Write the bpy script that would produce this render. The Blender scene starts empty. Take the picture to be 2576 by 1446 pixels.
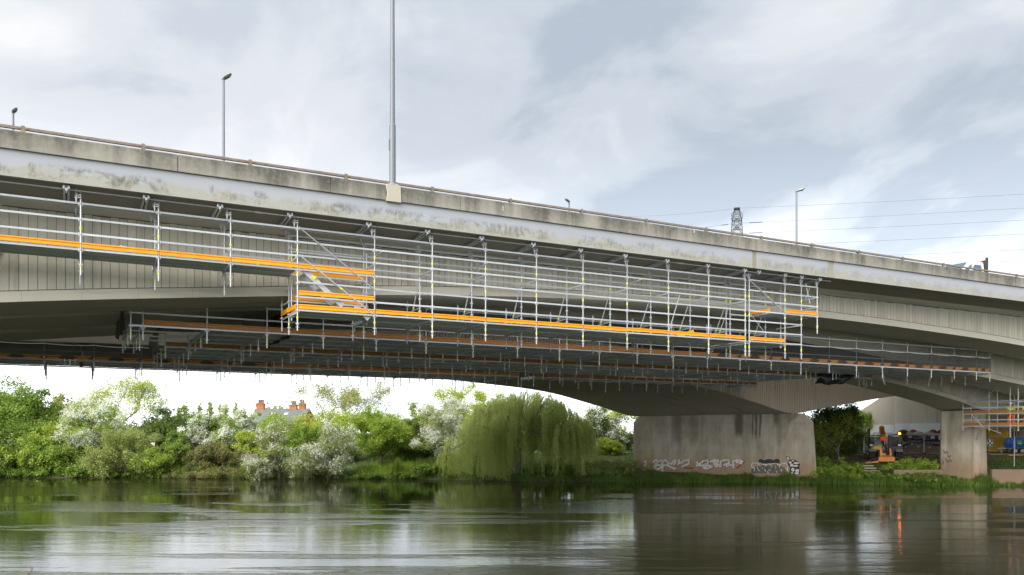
import bpy, math, random
import numpy as np
from mathutils import Vector

# ------------------------------------------------------------------ frame of reference
# world X runs along the bridges, Y across them, Z up with the river surface at 0
F = 2102.0; CX = 1287.5; HY = 1090.0; HC = 4.15          # focal length / centre / horizon in photo units (2575 wide)
SN, CS = 0.468, 0.884                                     # camera looks along (SN, CS)
_n = math.hypot(SN, CS); SN /= _n; CS /= _n
YAW = math.atan2(SN, CS)
scene = bpy.context.scene
COL = scene.collection

# ------------------------------------------------------------------ camera
cam_d = bpy.data.cameras.new('camera'); cam = bpy.data.objects.new('camera', cam_d); COL.objects.link(cam)
cam_d.sensor_width = 36.0; cam_d.lens = F / 2575.0 * 36.0
cam_d.shift_y = (HY - 723.0) / 2575.0
cam_d.clip_start = 0.1; cam_d.clip_end = 6000
cam.location = (0, 0, HC); cam.rotation_euler = (math.pi / 2, 0, -YAW)
scene.camera = cam

# ------------------------------------------------------------------ sky, sun, exposure
SUN_AZ = math.radians(-54)          # the sun stands behind thin cloud, behind and left of the camera
SUN_EL = math.radians(35)
SUN_DIR = Vector((math.sin(SUN_AZ) * math.cos(SUN_EL), -math.cos(SUN_AZ) * math.cos(SUN_EL), math.sin(SUN_EL)))
world = bpy.data.worlds.new('World'); scene.world = world; world.use_nodes = True
wn = world.node_tree; wn.nodes.clear()
def wnode(t, **kw):
    n = wn.nodes.new(t)
    for k, v in kw.items(): setattr(n, k, v)
    return n
def wl(a, b): wn.links.new(a, b)
def wmath(op, a, b=None, c=None):
    n = wnode('ShaderNodeMath', operation=op)
    for i, v in enumerate((a, b, c)):
        if v is None: continue
        if isinstance(v, (int, float)): n.inputs[i].default_value = v
        else: wl(v, n.inputs[i])
    return n.outputs[0]
sky = wnode('ShaderNodeTexSky'); sky.sky_type = 'NISHITA'; sky.sun_disc = False
sky.sun_elevation = SUN_EL; sky.sun_rotation = math.atan2(SUN_DIR.x, SUN_DIR.y)
sky.air_density = 1.0; sky.dust_density = 1.5; sky.ozone_density = 1.0
tc = wnode('ShaderNodeTexCoord'); sep = wnode('ShaderNodeSeparateXYZ'); wl(tc.outputs['Generated'], sep.inputs[0])
zz = wmath('ADD', wmath('MAXIMUM', sep.outputs[2], 0.0), 0.22)
comb = wnode('ShaderNodeCombineXYZ')
wl(wmath('DIVIDE', sep.outputs[0], zz), comb.inputs[0]); wl(wmath('DIVIDE', sep.outputs[1], zz), comb.inputs[1]); comb.inputs[2].default_value = 3.1
def wnoise(scale, detail, rough, dist, loc):
    mp = wnode('ShaderNodeMapping'); wl(comb.outputs[0], mp.inputs[0]); mp.inputs['Location'].default_value = loc
    mp.inputs['Rotation'].default_value = (0, 0, 0.5); mp.inputs['Scale'].default_value = (1.0, 0.72, 1)
    n = wnode('ShaderNodeTexNoise'); wl(mp.outputs[0], n.inputs['Vector'])
    n.inputs['Scale'].default_value = scale; n.inputs['Detail'].default_value = detail
    n.inputs['Roughness'].default_value = rough; n.inputs['Distortion'].default_value = dist
    return n.outputs['Fac']
def wramp(fac, stops):
    r = wnode('ShaderNodeValToRGB'); wl(fac, r.inputs[0]); el = r.color_ramp.elements
    r.color_ramp.interpolation = 'EASE'
    while len(el) < len(stops): el.new(0.5)
    for e, (p, c) in zip(el, stops): e.position = p; e.color = (*c, 1)
    return r.outputs[0]
nA = wnoise(0.95, 6, 0.5, 0.5, (2.4, 6.3, 0))
nB = wnoise(2.9, 7, 0.56, 0.5, (7.3, 2.2, 0))
nsum = wmath('ADD', wmath('MULTIPLY', nA, 0.60), wmath('MULTIPLY', nB, 0.40))
# cloud brightness (the background strength scales it down): grey bellies to white tops, brightening towards the horizon all round
hz = wmath('MAXIMUM', wmath('SUBTRACT', 1.0, wmath('MULTIPLY', wmath('MAXIMUM', sep.outputs[2], 0.0), 2.9)), 0.0)
nfin = wmath('ADD', nsum, wmath('MULTIPLY', hz, 0.07))
cl0 = wramp(nfin, [(0.41, (2.25, 2.52, 2.88)), (0.48, (2.85, 3.12, 3.45)), (0.55, (3.5, 3.67, 3.9)), (0.67, (4.5, 4.5, 4.6))])
glow = wnode('ShaderNodeVectorMath', operation='SCALE'); wl(cl0, glow.inputs[0]); wl(wmath('ADD', 1.0, wmath('MULTIPLY', wmath('POWER', hz, 1.5), 1.9)), glow.inputs['Scale'])
cloud = glow.outputs[0]
mask = wramp(nfin, [(0.30, (0.90,) * 3), (0.52, (0.985,) * 3)])
mx = wnode('ShaderNodeMix', data_type='RGBA'); wl(mask, mx.inputs['Factor']); wl(sky.outputs[0], mx.inputs['A']); wl(cloud, mx.inputs['B'])
bg = wnode('ShaderNodeBackground'); bg.inputs['Strength'].default_value = 0.05; wl(mx.outputs['Result'], bg.inputs['Color'])
out = wnode('ShaderNodeOutputWorld'); wl(bg.outputs[0], out.inputs['Surface'])

sun_d = bpy.data.lights.new('sun', 'SUN'); sun_d.energy = 1.5; sun_d.angle = math.radians(62); sun_d.color = (1.0, 0.95, 0.86)
sun = bpy.data.objects.new('sun', sun_d); COL.objects.link(sun); sun.location = (-40, -40, 60)
sun.rotation_euler = SUN_DIR.to_track_quat('Z', 'Y').to_euler()

scene.view_settings.view_transform = 'Standard'; scene.view_settings.look = 'None'
scene.view_settings.exposure = 2.17; scene.view_settings.gamma = 1.0
scene.view_settings.use_curve_mapping = False
scene.render.engine = 'CYCLES'
scene.cycles.max_bounces = 9; scene.cycles.diffuse_bounces = 6; scene.cycles.glossy_bounces = 3
scene.cycles.transparent_max_bounces = 12; scene.cycles.caustics_reflective = True; scene.cycles.blur_glossy = 0.6; scene.cycles.sample_clamp_indirect = 6.0; scene.cycles.caustics_refractive = False
try: scene.cycles.use_denoising = True
except Exception: pass

# ------------------------------------------------------------------ helpers
rng = np.random.default_rng(7); random.seed(7)
def W(lat, dep, z=0.0):
    """camera-bank frame (metres along the far bank, metres out from the near bank) -> world"""
    return Vector((dep * SN + lat * CS, dep * CS - lat * SN, z))
def lat_of(px, dep): return (px - CX) / F * dep
def P(px, py, dep):                                       # photo direction at a known depth
    return W(lat_of(px, dep), dep, HC + (HY - py) / F * dep)
def XatY(px, Y):                                          # where a photo column meets the vertical plane Y = const
    q = (px - CX) / F
    return Y * (SN + CS * q) / (CS - SN * q)
def hermite(xs, ys):
    xs = np.array(xs, float); ys = np.array(ys, float)
    d = np.gradient(ys, xs)
    def f(x):
        x = np.clip(x, xs[0], xs[-1]); i = np.clip(np.searchsorted(xs, x) - 1, 0, len(xs) - 2)
        h = xs[i + 1] - xs[i]; t = (x - xs[i]) / h
        return (ys[i] * (1 + 2 * t) * (1 - t) ** 2 + d[i] * h * t * (1 - t) ** 2
                + ys[i + 1] * t * t * (3 - 2 * t) - d[i + 1] * h * t * t * (1 - t))
    return f

def tag(o, label=None, cat=None, group=None, kind=None):
    if label: o['label'] = label
    if cat: o['category'] = cat
    if group: o['group'] = group
    if kind: o['kind'] = kind
    return o
def thing(name, label, cat, loc=(0, 0, 0), rz=0.0, group=None):
    o = bpy.data.objects.new(name, None); COL.objects.link(o); o.empty_display_size = 0.3
    o.location = loc; o.rotation_euler = (0, 0, rz)
    return tag(o, label, cat, group)
def origin_of(o):
    v = Vector((0, 0, 0))
    while o is not None: v += Vector(o.location); o = o.parent
    return v
class MB:
    def __init__(s): s.v = []; s.f = []
    def add(s, vs, fs):
        b = len(s.v); s.v += [tuple(p) for p in vs]; s.f += [tuple(i + b for i in f) for f in fs]; return s
    def box(s, c, size, rz=0.0, taper=1.0):
        x, y, z = size[0] / 2, size[1] / 2, size[2] / 2; ca, sa = math.cos(rz), math.sin(rz); vs = []
        for dz in (-z, z):
            k = 1.0 if dz < 0 else taper
            for dx, dy in ((-x, -y), (x, -y), (x, y), (-x, y)):
                dx *= k; dy *= k
                vs.append((c[0] + dx * ca - dy * sa, c[1] + dx * sa + dy * ca, c[2] + dz))
        return s.add(vs, [(3, 2, 1, 0), (4, 5, 6, 7), (0, 1, 5, 4), (1, 2, 6, 5), (2, 3, 7, 6), (3, 0, 4, 7)])
    def span(s, lo, hi):
        return s.box([(a + b) / 2 for a, b in zip(lo, hi)], [abs(b - a) for a, b in zip(lo, hi)])
    def tube(s, p0, p1, r0, r1=None, n=8, caps=True):
        if r1 is None: r1 = r0
        p0 = Vector(p0); p1 = Vector(p1); d = p1 - p0
        if d.length < 1e-6: return s
        d.normalize(); a = d.orthogonal().normalized(); b = d.cross(a); vs = []
        for p, r in ((p0, r0), (p1, r1)):
            for k in range(n):
                t = 2 * math.pi * k / n; vs.append(p + a * (r * math.cos(t)) + b * (r * math.sin(t)))
        fs = [(k, (k + 1) % n, n + (k + 1) % n, n + k) for k in range(n)]
        if caps: fs += [tuple(range(n - 1, -1, -1)), tuple(range(n, 2 * n))]
        return s.add(vs, fs)
    def path(s, pts, rs, n=6):
        for i in range(len(pts) - 1): s.tube(pts[i], pts[i + 1], rs[i], rs[i + 1], n, caps=True)
        return s
    def beam(s, p0, p1, w, h):                            # rectangular bar, h roughly vertical
        p0 = Vector(p0); p1 = Vector(p1); d = (p1 - p0).normalized()
        up = Vector((0, 0, 1)) if abs(d.z) < 0.95 else Vector((1, 0, 0))
        a = d.cross(up).normalized(); b = a.cross(d).normalized(); vs = []
        for p in (p0, p1):
            for i, j in ((-1, -1), (1, -1), (1, 1), (-1, 1)): vs.append(p + a * (i * w / 2) + b * (j * h / 2))
        return s.add(vs, [(3, 2, 1, 0), (4, 5, 6, 7), (0, 1, 5, 4), (1, 2, 6, 5), (2, 3, 7, 6), (3, 0, 4, 7)])
    def prism(s, poly, p0, p1, ax, up):                   # polygon (a,b) swept from p0 to p1
        p0 = Vector(p0); p1 = Vector(p1); ax = Vector(ax); up = Vector(up); n = len(poly)
        vs = [p + ax * a + up * b for p in (p0, p1) for a, b in poly]
        fs = [(k, (k + 1) % n, n + (k + 1) % n, n + k) for k in range(n)] + [tuple(range(n - 1, -1, -1)), tuple(range(n, 2 * n))]
        return s.add(vs, fs)
    def lathe(s, prof, c, n=16, axis='z'):
        vs = []; m = len(prof)
        for r, h in prof:
            for k in range(n):
                t = 2 * math.pi * k / n; a, b = r * math.cos(t), r * math.sin(t)
                vs.append({'z': (c[0] + a, c[1] + b, c[2] + h), 'x': (c[0] + h, c[1] + a, c[2] + b), 'y': (c[0] + a, c[1] + h, c[2] + b)}[axis])
        fs = [(i * n + k, i * n + (k + 1) % n, (i + 1) * n + (k + 1) % n, (i + 1) * n + k) for i in range(m - 1) for k in range(n)]
        fs += [tuple(range(n - 1, -1, -1)), tuple(range((m - 1) * n, m * n))]
        return s.add(vs, fs)
    def blob(s, c, r, nu=10, nv=6, jit=0.0, sd=0):
        rr = random.Random(sd); vs = [(c[0], c[1], c[2] - r[2])]
        for j in range(1, nv):
            ph = math.pi * j / nv - math.pi / 2
            for i in range(nu):
                th = 2 * math.pi * i / nu; k = 1 + rr.uniform(-jit, jit)
                vs.append((c[0] + r[0] * k * math.cos(ph) * math.cos(th), c[1] + r[1] * k * math.cos(ph) * math.sin(th), c[2] + r[2] * k * math.sin(ph)))
        vs.append((c[0], c[1], c[2] + r[2])); t = len(vs) - 1; fs = []
        for i in range(nu):
            fs.append((0, 1 + (i + 1) % nu, 1 + i)); fs.append((t, t - nu + i, t - nu + (i + 1) % nu))
        for j in range(nv - 2):
            for i in range(nu):
                a = 1 + j * nu + i; b = 1 + j * nu + (i + 1) % nu; fs.append((a, b, b + nu, a + nu))
        return s.add(vs, fs)
    def mesh(s, name, mat, smooth=False):
        me = bpy.data.meshes.new(name); me.from_pydata(s.v, [], s.f); me.materials.append(mat)
        if smooth: me.polygons.foreach_set('use_smooth', [True] * len(me.polygons))
        me.update(); return me
    def build(s, name, mat, parent=None, local=False, smooth=False):
        if parent is not None and not local:
            o = origin_of(parent); s.v = [(a - o.x, b - o.y, c - o.z) for a, b, c in s.v]
        ob = bpy.data.objects.new(name, s.mesh(name, mat, smooth)); COL.objects.link(ob); ob.parent = parent
        return ob
    def bevel(s): return s
def inst(name, me, parent, loc, rz=0.0, rot=None, scale=None):
    ob = bpy.data.objects.new(name, me); COL.objects.link(ob); ob.parent = parent
    ob.location = Vector(loc) - (origin_of(parent) if parent else Vector((0, 0, 0)))
    ob.rotation_euler = rot if rot else (0, 0, rz)
    if scale: ob.scale = scale
    return ob
def bevel(ob, w=0.02, seg=2):
    m = ob.modifiers.new('bevel', 'BEVEL'); m.width = w; m.segments = seg; m.limit_method = 'ANGLE'; return ob
def fast_mesh(name, verts, quads, mat, tint=None, smooth=False):
    """verts (n,3), quads (m,4) numpy"""
    me = bpy.data.meshes.new(name); nv, nf = len(verts), len(quads); k = quads.shape[1]
    me.vertices.add(nv); me.vertices.foreach_set('co', np.ascontiguousarray(verts, np.float32).ravel())
    me.loops.add(nf * k); me.loops.foreach_set('vertex_index', np.ascontiguousarray(quads, np.int32).ravel())
    me.polygons.add(nf); me.polygons.foreach_set('loop_start', np.arange(0, nf * k, k, dtype=np.int32))
    if tint is not None:
        at = me.attributes.new('tint', 'FLOAT', 'FACE'); at.data.foreach_set('value', np.ascontiguousarray(tint, np.float32))
    if smooth: me.polygons.foreach_set('use_smooth', np.ones(nf, bool))
    me.materials.append(mat); me.update(calc_edges=True); return me

# ------------------------------------------------------------------ material helpers
class MT:
    def __init__(s, name):
        s.m = bpy.data.materials.new(name); s.m.use_nodes = True; s.t = s.m.node_tree; s.t.nodes.clear()
        s.bsdf = s.n('ShaderNodeBsdfPrincipled'); s.out = s.n('ShaderNodeOutputMaterial'); s.l(s.bsdf.outputs[0], s.out.inputs['Surface'])
        g = s.n('ShaderNodeNewGeometry'); s.pos = g.outputs['Position']; s.geo = g
    def n(s, t, **kw):
        x = s.t.nodes.new(t)
        for k, v in kw.items(): setattr(x, k, v)
        return x
    def l(s, a, b): s.t.links.new(a, b)
    def set(s, **kw):
        for k, v in kw.items():
            i = s.bsdf.inputs[k.replace('_', ' ')]
            if hasattr(v, 'is_output') or isinstance(v, bpy.types.NodeSocket): s.l(v, i)
            else: i.default_value = (*v, 1) if isinstance(v, tuple) and len(v) == 3 else v
        return s
    def math(s, op, a, b=None, c=None, clamp=False):
        x = s.n('ShaderNodeMath', operation=op); x.use_clamp = clamp
        for i, v in enumerate((a, b, c)):
            if v is None: continue
            if isinstance(v, (int, float)): x.inputs[i].default_value = v
            else: s.l(v, x.inputs[i])
        return x.outputs[0]
    def noise(s, scale, vec=None, sc=(1, 1, 1), detail=4, rough=0.55, dist=0.0, loc=(0, 0, 0), out='Fac'):
        mp = s.n('ShaderNodeMapping'); s.l(vec or s.pos, mp.inputs[0]); mp.inputs['Scale'].default_value = sc; mp.inputs['Location'].default_value = loc
        x = s.n('ShaderNodeTexNoise'); s.l(mp.outputs[0], x.inputs['Vector'])
        x.inputs['Scale'].default_value = scale; x.inputs['Detail'].default_value = detail; x.inputs['Roughness'].default_value = rough; x.inputs['Distortion'].default_value = dist
        return x.outputs[out]
    def ramp(s, fac, stops):
        r = s.n('ShaderNodeValToRGB'); s.l(fac, r.inputs[0]); el = r.color_ramp.elements
        while len(el) < len(stops): el.new(0.5)
        for e, (p, c) in zip(el, stops):
            e.position = p; c = (c,) * 3 if isinstance(c, (int, float)) else c; e.color = (*c, 1)
        return r.outputs[0]
    def mix(s, fac, a, b, mode='MIX'):
        x = s.n('ShaderNodeMix', data_type='RGBA', blend_type=mode)
        for nm, v in (('Factor', fac), ('A', a), ('B', b)):
            if isinstance(v, bpy.types.NodeSocket): s.l(v, x.inputs[nm])
            elif nm == 'Factor': x.inputs[0].default_value = v
            else: x.inputs[nm].default_value = (*v, 1)
        return x.outputs['Result']
    def xyz(s, vec=None):
        x = s.n('ShaderNodeSeparateXYZ'); s.l(vec or s.pos, x.inputs[0]); return x.outputs
    def rand(s): return s.n('ShaderNodeObjectInfo').outputs['Random']
    def bump(s, h, strength=0.3, dist=0.02):
        b = s.n('ShaderNodeBump'); s.l(h, b.inputs['Height']); b.inputs['Strength'].default_value = strength; b.inputs['Distance'].default_value = dist
        s.l(b.outputs[0], s.bsdf.inputs['Normal']); return s
def plain(name, col, rough=0.6, metal=0.0, var=0.12, scale=3.0, spec=None, bump=0.0):
    t = MT(name); nz = t.noise(scale, detail=5)
    a = tuple(c * (1 - var) for c in col); b = tuple(min(1, c * (1 + var)) for c in col)
    t.set(Base_Color=t.ramp(nz, [(0.3, a), (0.7, b)]), Roughness=rough, Metallic=metal)
    if spec is not None: t.set(Specular_IOR_Level=spec)
    if bump: t.bump(t.noise(scale * 8, detail=4), bump, 0.02)
    return t.m
MAT = {}
# ------------------------------------------------------------------ concrete and steel materials
def concrete_parapet():
    t = MT('weathered_parapet_concrete'); x, y, z = t.xyz()
    streak = t.noise(1.6, sc=(1, 1, 0.12), detail=6, rough=0.6)
    patch = t.noise(0.55, sc=(1, 1, 0.6), detail=4)
    blot = t.noise(7, detail=5)
    top = t.math('MULTIPLY_ADD', z, 1 / 0.6, -13.02 / 0.6, clamp=True)
    d = t.math('ADD', t.math('MULTIPLY', streak, 0.62), t.math('MULTIPLY', patch, 0.38))
    d = t.math('ADD', d, t.math('MULTIPLY', t.math('SUBTRACT', top, 0.45), 0.16))
    c = t.ramp(d, [(0.36, (0.31, 0.297, 0.262)), (0.48, (0.215, 0.205, 0.18)), (0.59, (0.12, 0.114, 0.10)), (0.71, (0.072, 0.069, 0.062))])
    c = t.mix(t.ramp(blot, [(0.45, 0.0), (0.8, 0.35)]), c, (0.38, 0.36, 0.31))
    drip = t.noise(2.6, sc=(1, 1, 0.06), detail=2, loc=(31, 0, 0)); brk = t.noise(5, detail=3, loc=(3, 9, 1))
    dm = t.math('MULTIPLY', t.ramp(drip, [(0.695, 0.0), (0.72, 1.0)]), t.ramp(brk, [(0.45, 0.0), (0.55, 0.9)]))
    c = t.mix(dm, c, (0.60, 0.58, 0.52))
    t.set(Base_Color=c, Roughness=0.9).bump(blot, 0.35, 0.02); return t.m
def concrete_fascia():
    t = MT('lichen_marked_fascia_concrete'); x, y, z = t.xyz()
    low = t.math('MULTIPLY_ADD', z, -1 / 0.75, 12.95 / 0.75, clamp=True)          # 0 at the top edge, 1 at the foot
    base = t.mix(t.noise(0.6, sc=(1, 1, 2), detail=4), (0.33, 0.35, 0.40), (0.385, 0.405, 0.445))
    grey = t.mix(t.noise(4, sc=(0.6, 1, 1)), (0.31, 0.31, 0.285), (0.39, 0.385, 0.355))
    edge = t.math('ADD', low, t.math('MULTIPLY', t.math('SUBTRACT', t.noise(1.1, sc=(1, 1, 0.7), detail=6, rough=0.65), 0.5), 1.6))
    c = t.mix(t.ramp(edge, [(0.45, 0.0), (0.62, 1.0)]), base, grey)
    m1 = t.noise(0.9, sc=(1, 1, 1.3), detail=8, rough=0.68, dist=0.5, loc=(4, 0, 2))
    m2 = t.noise(9, sc=(1.0, 1, 0.35), detail=5, rough=0.7)
    xm = t.math('MULTIPLY_ADD', x, -1 / 60.0, 0.85, clamp=True)
    band = t.math('MULTIPLY', t.ramp(low, [(0.2, 0.0), (0.42, 1.0), (0.8, 1.0), (0.98, 0.25)]), t.math('ADD', xm, 0.15, clamp=True))
    mm = t.math('MULTIPLY', t.ramp(m1, [(0.46, 0.0), (0.56, 1.0)]), t.ramp(m2, [(0.34, 0.0), (0.58, 1.0)]))
    mm = t.math('MULTIPLY', t.math('MULTIPLY', mm, band), 0.85)
    c = t.mix(mm, c, (0.12, 0.115, 0.075))
    rust = t.noise(0.7, sc=(1, 1, 0.4), detail=3, loc=(17, 3, 9))
    c = t.mix(t.math('MULTIPLY', t.ramp(rust, [(0.66, 0.0), (0.76, 0.5)]), low), c, (0.30, 0.22, 0.13))
    t.set(Base_Color=c, Roughness=0.85).bump(t.noise(12, detail=5), 0.2, 0.02); return t.m
def concrete_web(name, a, b, dark, scale=1.0):
    t = MT(name); r = t.rand()
    nz = t.noise(0.8 * scale, sc=(1, 1, 0.45), detail=6)
    c = t.mix(nz, a, b); c = t.mix(t.math('MULTIPLY', r, 0.55), c, tuple(k * 0.74 for k in a))
    st = t.noise(2.2, sc=(1, 1, 0.10), detail=5, loc=(9, 1, 4))
    c = t.mix(t.ramp(st, [(0.58, 0.0), (0.80, 0.75)]), c, dark)
    sp = t.noise(14, detail=3); c = t.mix(t.ramp(sp, [(0.62, 0.0), (0.8, 0.4)]), c, dark)
    t.set(Base_Color=c, Roughness=0.88).bump(t.noise(16, sc=(1, 1, 0.3), detail=4), 0.3, 0.015); return t.m
def concrete_soffit(name, a, b, k=1.0):
    t = MT(name); x, y, z = t.xyz()
    c = t.mix(t.noise(0.5, sc=(0.35, 1, 1), detail=6), a, b)
    lines = t.math('FRACT', t.math('MULTIPLY_ADD', x, 0.55, t.math('MULTIPLY', y, 0.42)))
    c = t.mix(t.ramp(lines, [(0.0, 0.45), (0.018, 0.0)]), c, tuple(v * 0.45 for v in a))
    st = t.noise(0.8, sc=(0.12, 1.1, 1), detail=4, loc=(5, 3, 0)); c = t.mix(t.ramp(st, [(0.60, 0.0), (0.78, 0.7)]), c, tuple(v * 0.4 for v in a))
    t.set(Base_Color=c, Roughness=0.9).bump(t.noise(9, detail=5), 0.25, 0.02); return t.m
def concrete_pier(name, stains, foot=True):
    t = MT(name); x, y, z = t.xyz()
    c = t.ramp(t.noise(0.9, sc=(1, 1, 0.5), detail=8, rough=0.62), [(0.32, (0.33, 0.285, 0.215)), (0.68, (0.58, 0.53, 0.44))])
    lift = t.math('FRACT', t.math('MULTIPLY', z, 1 / 1.25)); c = t.mix(t.ramp(lift, [(0.0, 0.5), (0.02, 0.0)]), c, (0.22, 0.19, 0.15))
    st = t.noise(1.3, sc=(1, 1, 0.05), detail=4, loc=(3, 3, 0)); c = t.mix(t.ramp(st, [(0.52, 0.0), (0.70, 0.6)]), c, (0.23, 0.205, 0.16))
    pl = t.noise(1.7, sc=(1, 1, 0.05), detail=3, loc=(13, 8, 0)); c = t.mix(t.ramp(pl, [(0.58, 0.0), (0.74, 0.55)]), c, (0.60, 0.57, 0.51))
    wob = t.math('MULTIPLY', t.math('SUBTRACT', t.noise(3, sc=(1, 1, 0.15), detail=4), 0.5), 0.35)
    for yc, hw, zb, amt in stains:                        # water runs with a shape of their own
        d = t.math('ABSOLUTE', t.math('SUBTRACT', t.math('ADD', y, wob), yc))
        m = t.math('MULTIPLY', t.math('MULTIPLY_ADD', d, -1 / (hw * 0.6), 1 / 0.6 + 0.1, clamp=True), t.math('MULTIPLY_ADD', t.math('ADD', z, t.math('MULTIPLY', wob, 3.0)), 1.6, -1.6 * zb + 0.3, clamp=True))
        c = t.mix(t.math('MULTIPLY', m, amt), c, (0.12, 0.11, 0.085))
    if foot:
        silt = t.math('MULTIPLY_ADD', t.math('ADD', z, t.math('MULTIPLY', t.noise(0.9, detail=5), 1.1)), -0.62, 2.05, clamp=True)
        c = t.mix(t.math('MULTIPLY', silt, 0.75), c, (0.33, 0.215, 0.13))
    t.set(Base_Color=c, Roughness=0.9).bump(t.noise(11, sc=(1, 1, 0.5), detail=5), 0.3, 0.02); return t.m
MAT['parapet'] = concrete_parapet(); MAT['fascia'] = concrete_fascia()
MAT['web'] = concrete_web('board_marked_concrete', (0.49, 0.46, 0.385), (0.59, 0.56, 0.48), (0.26, 0.235, 0.19))
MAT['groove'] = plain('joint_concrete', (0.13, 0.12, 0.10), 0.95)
MAT['soffit'] = concrete_soffit('soffit_concrete', (0.46, 0.44, 0.37), (0.54, 0.515, 0.45))
MAT['deck_soffit'] = concrete_soffit('darkened_deck_soffit_concrete', (0.20, 0.185, 0.15), (0.27, 0.25, 0.205))  # darker than the girder soffits: shade under the deck put into the colour
MAT['soffit_old'] = concrete_soffit('old_soffit_concrete', (0.41, 0.37, 0.295), (0.48, 0.445, 0.37))
MAT['ribweb'] = concrete_web('fluted_tan_concrete', (0.64, 0.545, 0.45), (0.72, 0.63, 0.53), (0.38, 0.31, 0.25))
MAT['joint'] = concrete_web('joint_strip_concrete', (0.30, 0.28, 0.235), (0.38, 0.355, 0.30), (0.16, 0.14, 0.11))
MAT['patch'] = concrete_web('pale_patched_concrete', (0.46, 0.425, 0.355), (0.53, 0.49, 0.42), (0.30, 0.27, 0.21))
MAT['plain_concrete'] = concrete_web('grey_concrete', (0.50, 0.44, 0.35), (0.58, 0.52, 0.43), (0.20, 0.18, 0.15))
MAT['rail'] = plain('brown_painted_rail', (0.20, 0.16, 0.128), 0.55, 0.0, 0.25, 4)
MAT['asphalt'] = plain('asphalt', (0.05, 0.05, 0.052), 0.9, 0, 0.25, 6)
def steel(name, a, b, rough, metal):
    t = MT(name); nz = t.noise(9, sc=(1, 1, 1), detail=5, rough=0.65); r = t.rand()
    c = t.mix(nz, a, b); c = t.mix(t.math('MULTIPLY', r, 0.55), c, tuple(k * 0.55 for k in a))
    c = t.mix(t.ramp(t.noise(3.5, detail=5, loc=(2, 7, 1)), [(0.62, 0.0), (0.74, 0.45)]), c, (0.24, 0.17, 0.11))
    t.set(Base_Color=c, Roughness=t.math('MULTIPLY_ADD', nz, 0.3, rough - 0.15), Metallic=metal); return t.m
MAT['galv'] = steel('galvanised_steel', (0.50, 0.525, 0.56), (0.68, 0.70, 0.735), 0.42, 0.4)
MAT['galv_dull'] = steel('dull_galvanised_steel', (0.52, 0.54, 0.56), (0.66, 0.68, 0.70), 0.5, 0.3)
MAT['deck_steel'] = steel('scaffold_deck_steel', (0.56, 0.61, 0.66), (0.70, 0.74, 0.79), 0.5, 0.2)
MAT['alu'] = steel('aluminium', (0.60, 0.62, 0.64), (0.74, 0.75, 0.77), 0.4, 0.5)
def orange(name, a, b, r=0.45):
    t = MT(name); nz = t.noise(2.5, sc=(0.5, 1, 1), detail=6, rough=0.65)
    c = t.mix(nz, a, b); c = t.mix(t.math('MULTIPLY', t.rand(), 0.4), c, tuple(k * 0.72 for k in a)); sc = t.noise(12, sc=(0.4, 1, 1), detail=4)
    c = t.mix(t.ramp(sc, [(0.54, 0.0), (0.78, 0.5)]), c, (0.30, 0.14, 0.03))
    t.set(Base_Color=c, Roughness=r); return t.m
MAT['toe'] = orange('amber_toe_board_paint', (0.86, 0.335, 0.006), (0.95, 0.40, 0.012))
MAT['toe_brown'] = orange('brown_orange_toe_board', (0.36, 0.15, 0.035), (0.45, 0.20, 0.05), 0.6)  # darker, browner orange than the hanging scaffold's toe boards
MAT['tag'] = plain('fluorescent_yellow_tape', (0.72, 0.80, 0.02), 0.5, 0, 0.1)
def netting():
    t = MT('dark_debris_netting'); t.set(Base_Color=(0.035, 0.037, 0.035), Roughness=0.9)
    tr = t.n('ShaderNodeBsdfTransparent'); mx = t.n('ShaderNodeMixShader'); mx.inputs[0].default_value = 0.62
    t.l(tr.outputs[0], mx.inputs[1]); t.l(t.bsdf.outputs[0], mx.inputs[2]); t.l(mx.outputs[0], t.out.inputs['Surface']); return t.m
MAT['net'] = netting()
MAT['sheet'] = plain('black_plastic_sheeting', (0.018, 0.019, 0.022), 0.28, 0, 0.3, 2, bump=0.5)
MAT['band'] = plain('white_net_edge_band', (0.62, 0.64, 0.66), 0.7)
MAT['lamp'] = steel('lamp_column_paint', (0.16, 0.18, 0.215), (0.25, 0.27, 0.30), 0.5, 0.3)
MAT['lamp_head'] = plain('lamp_head_aluminium', (0.42, 0.43, 0.44), 0.45, 0.4)
MAT['lens'] = plain('lamp_lens', (0.11, 0.115, 0.11), 0.2)

# ------------------------------------------------------------------ near road bridge
BX0, BX1 = -30.0, 118.0
YN = 30.38                                                 # near face of the parapet
H = HC
bridge = thing('road_bridge', 'near concrete road bridge with stained parapet, arched girders and scaffolding hung from its side', 'bridge', (0, 30.4, 0))
def seg_list(a, b, step, off):
    k0 = math.ceil((a - off) / step); xs = [a] + [off + k * step for k in range(k0, int((b - off) / step) + 1)] + [b]
    return [(p, q) for p, q in zip(xs[:-1], xs[1:]) if q - p > 0.05]
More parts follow.
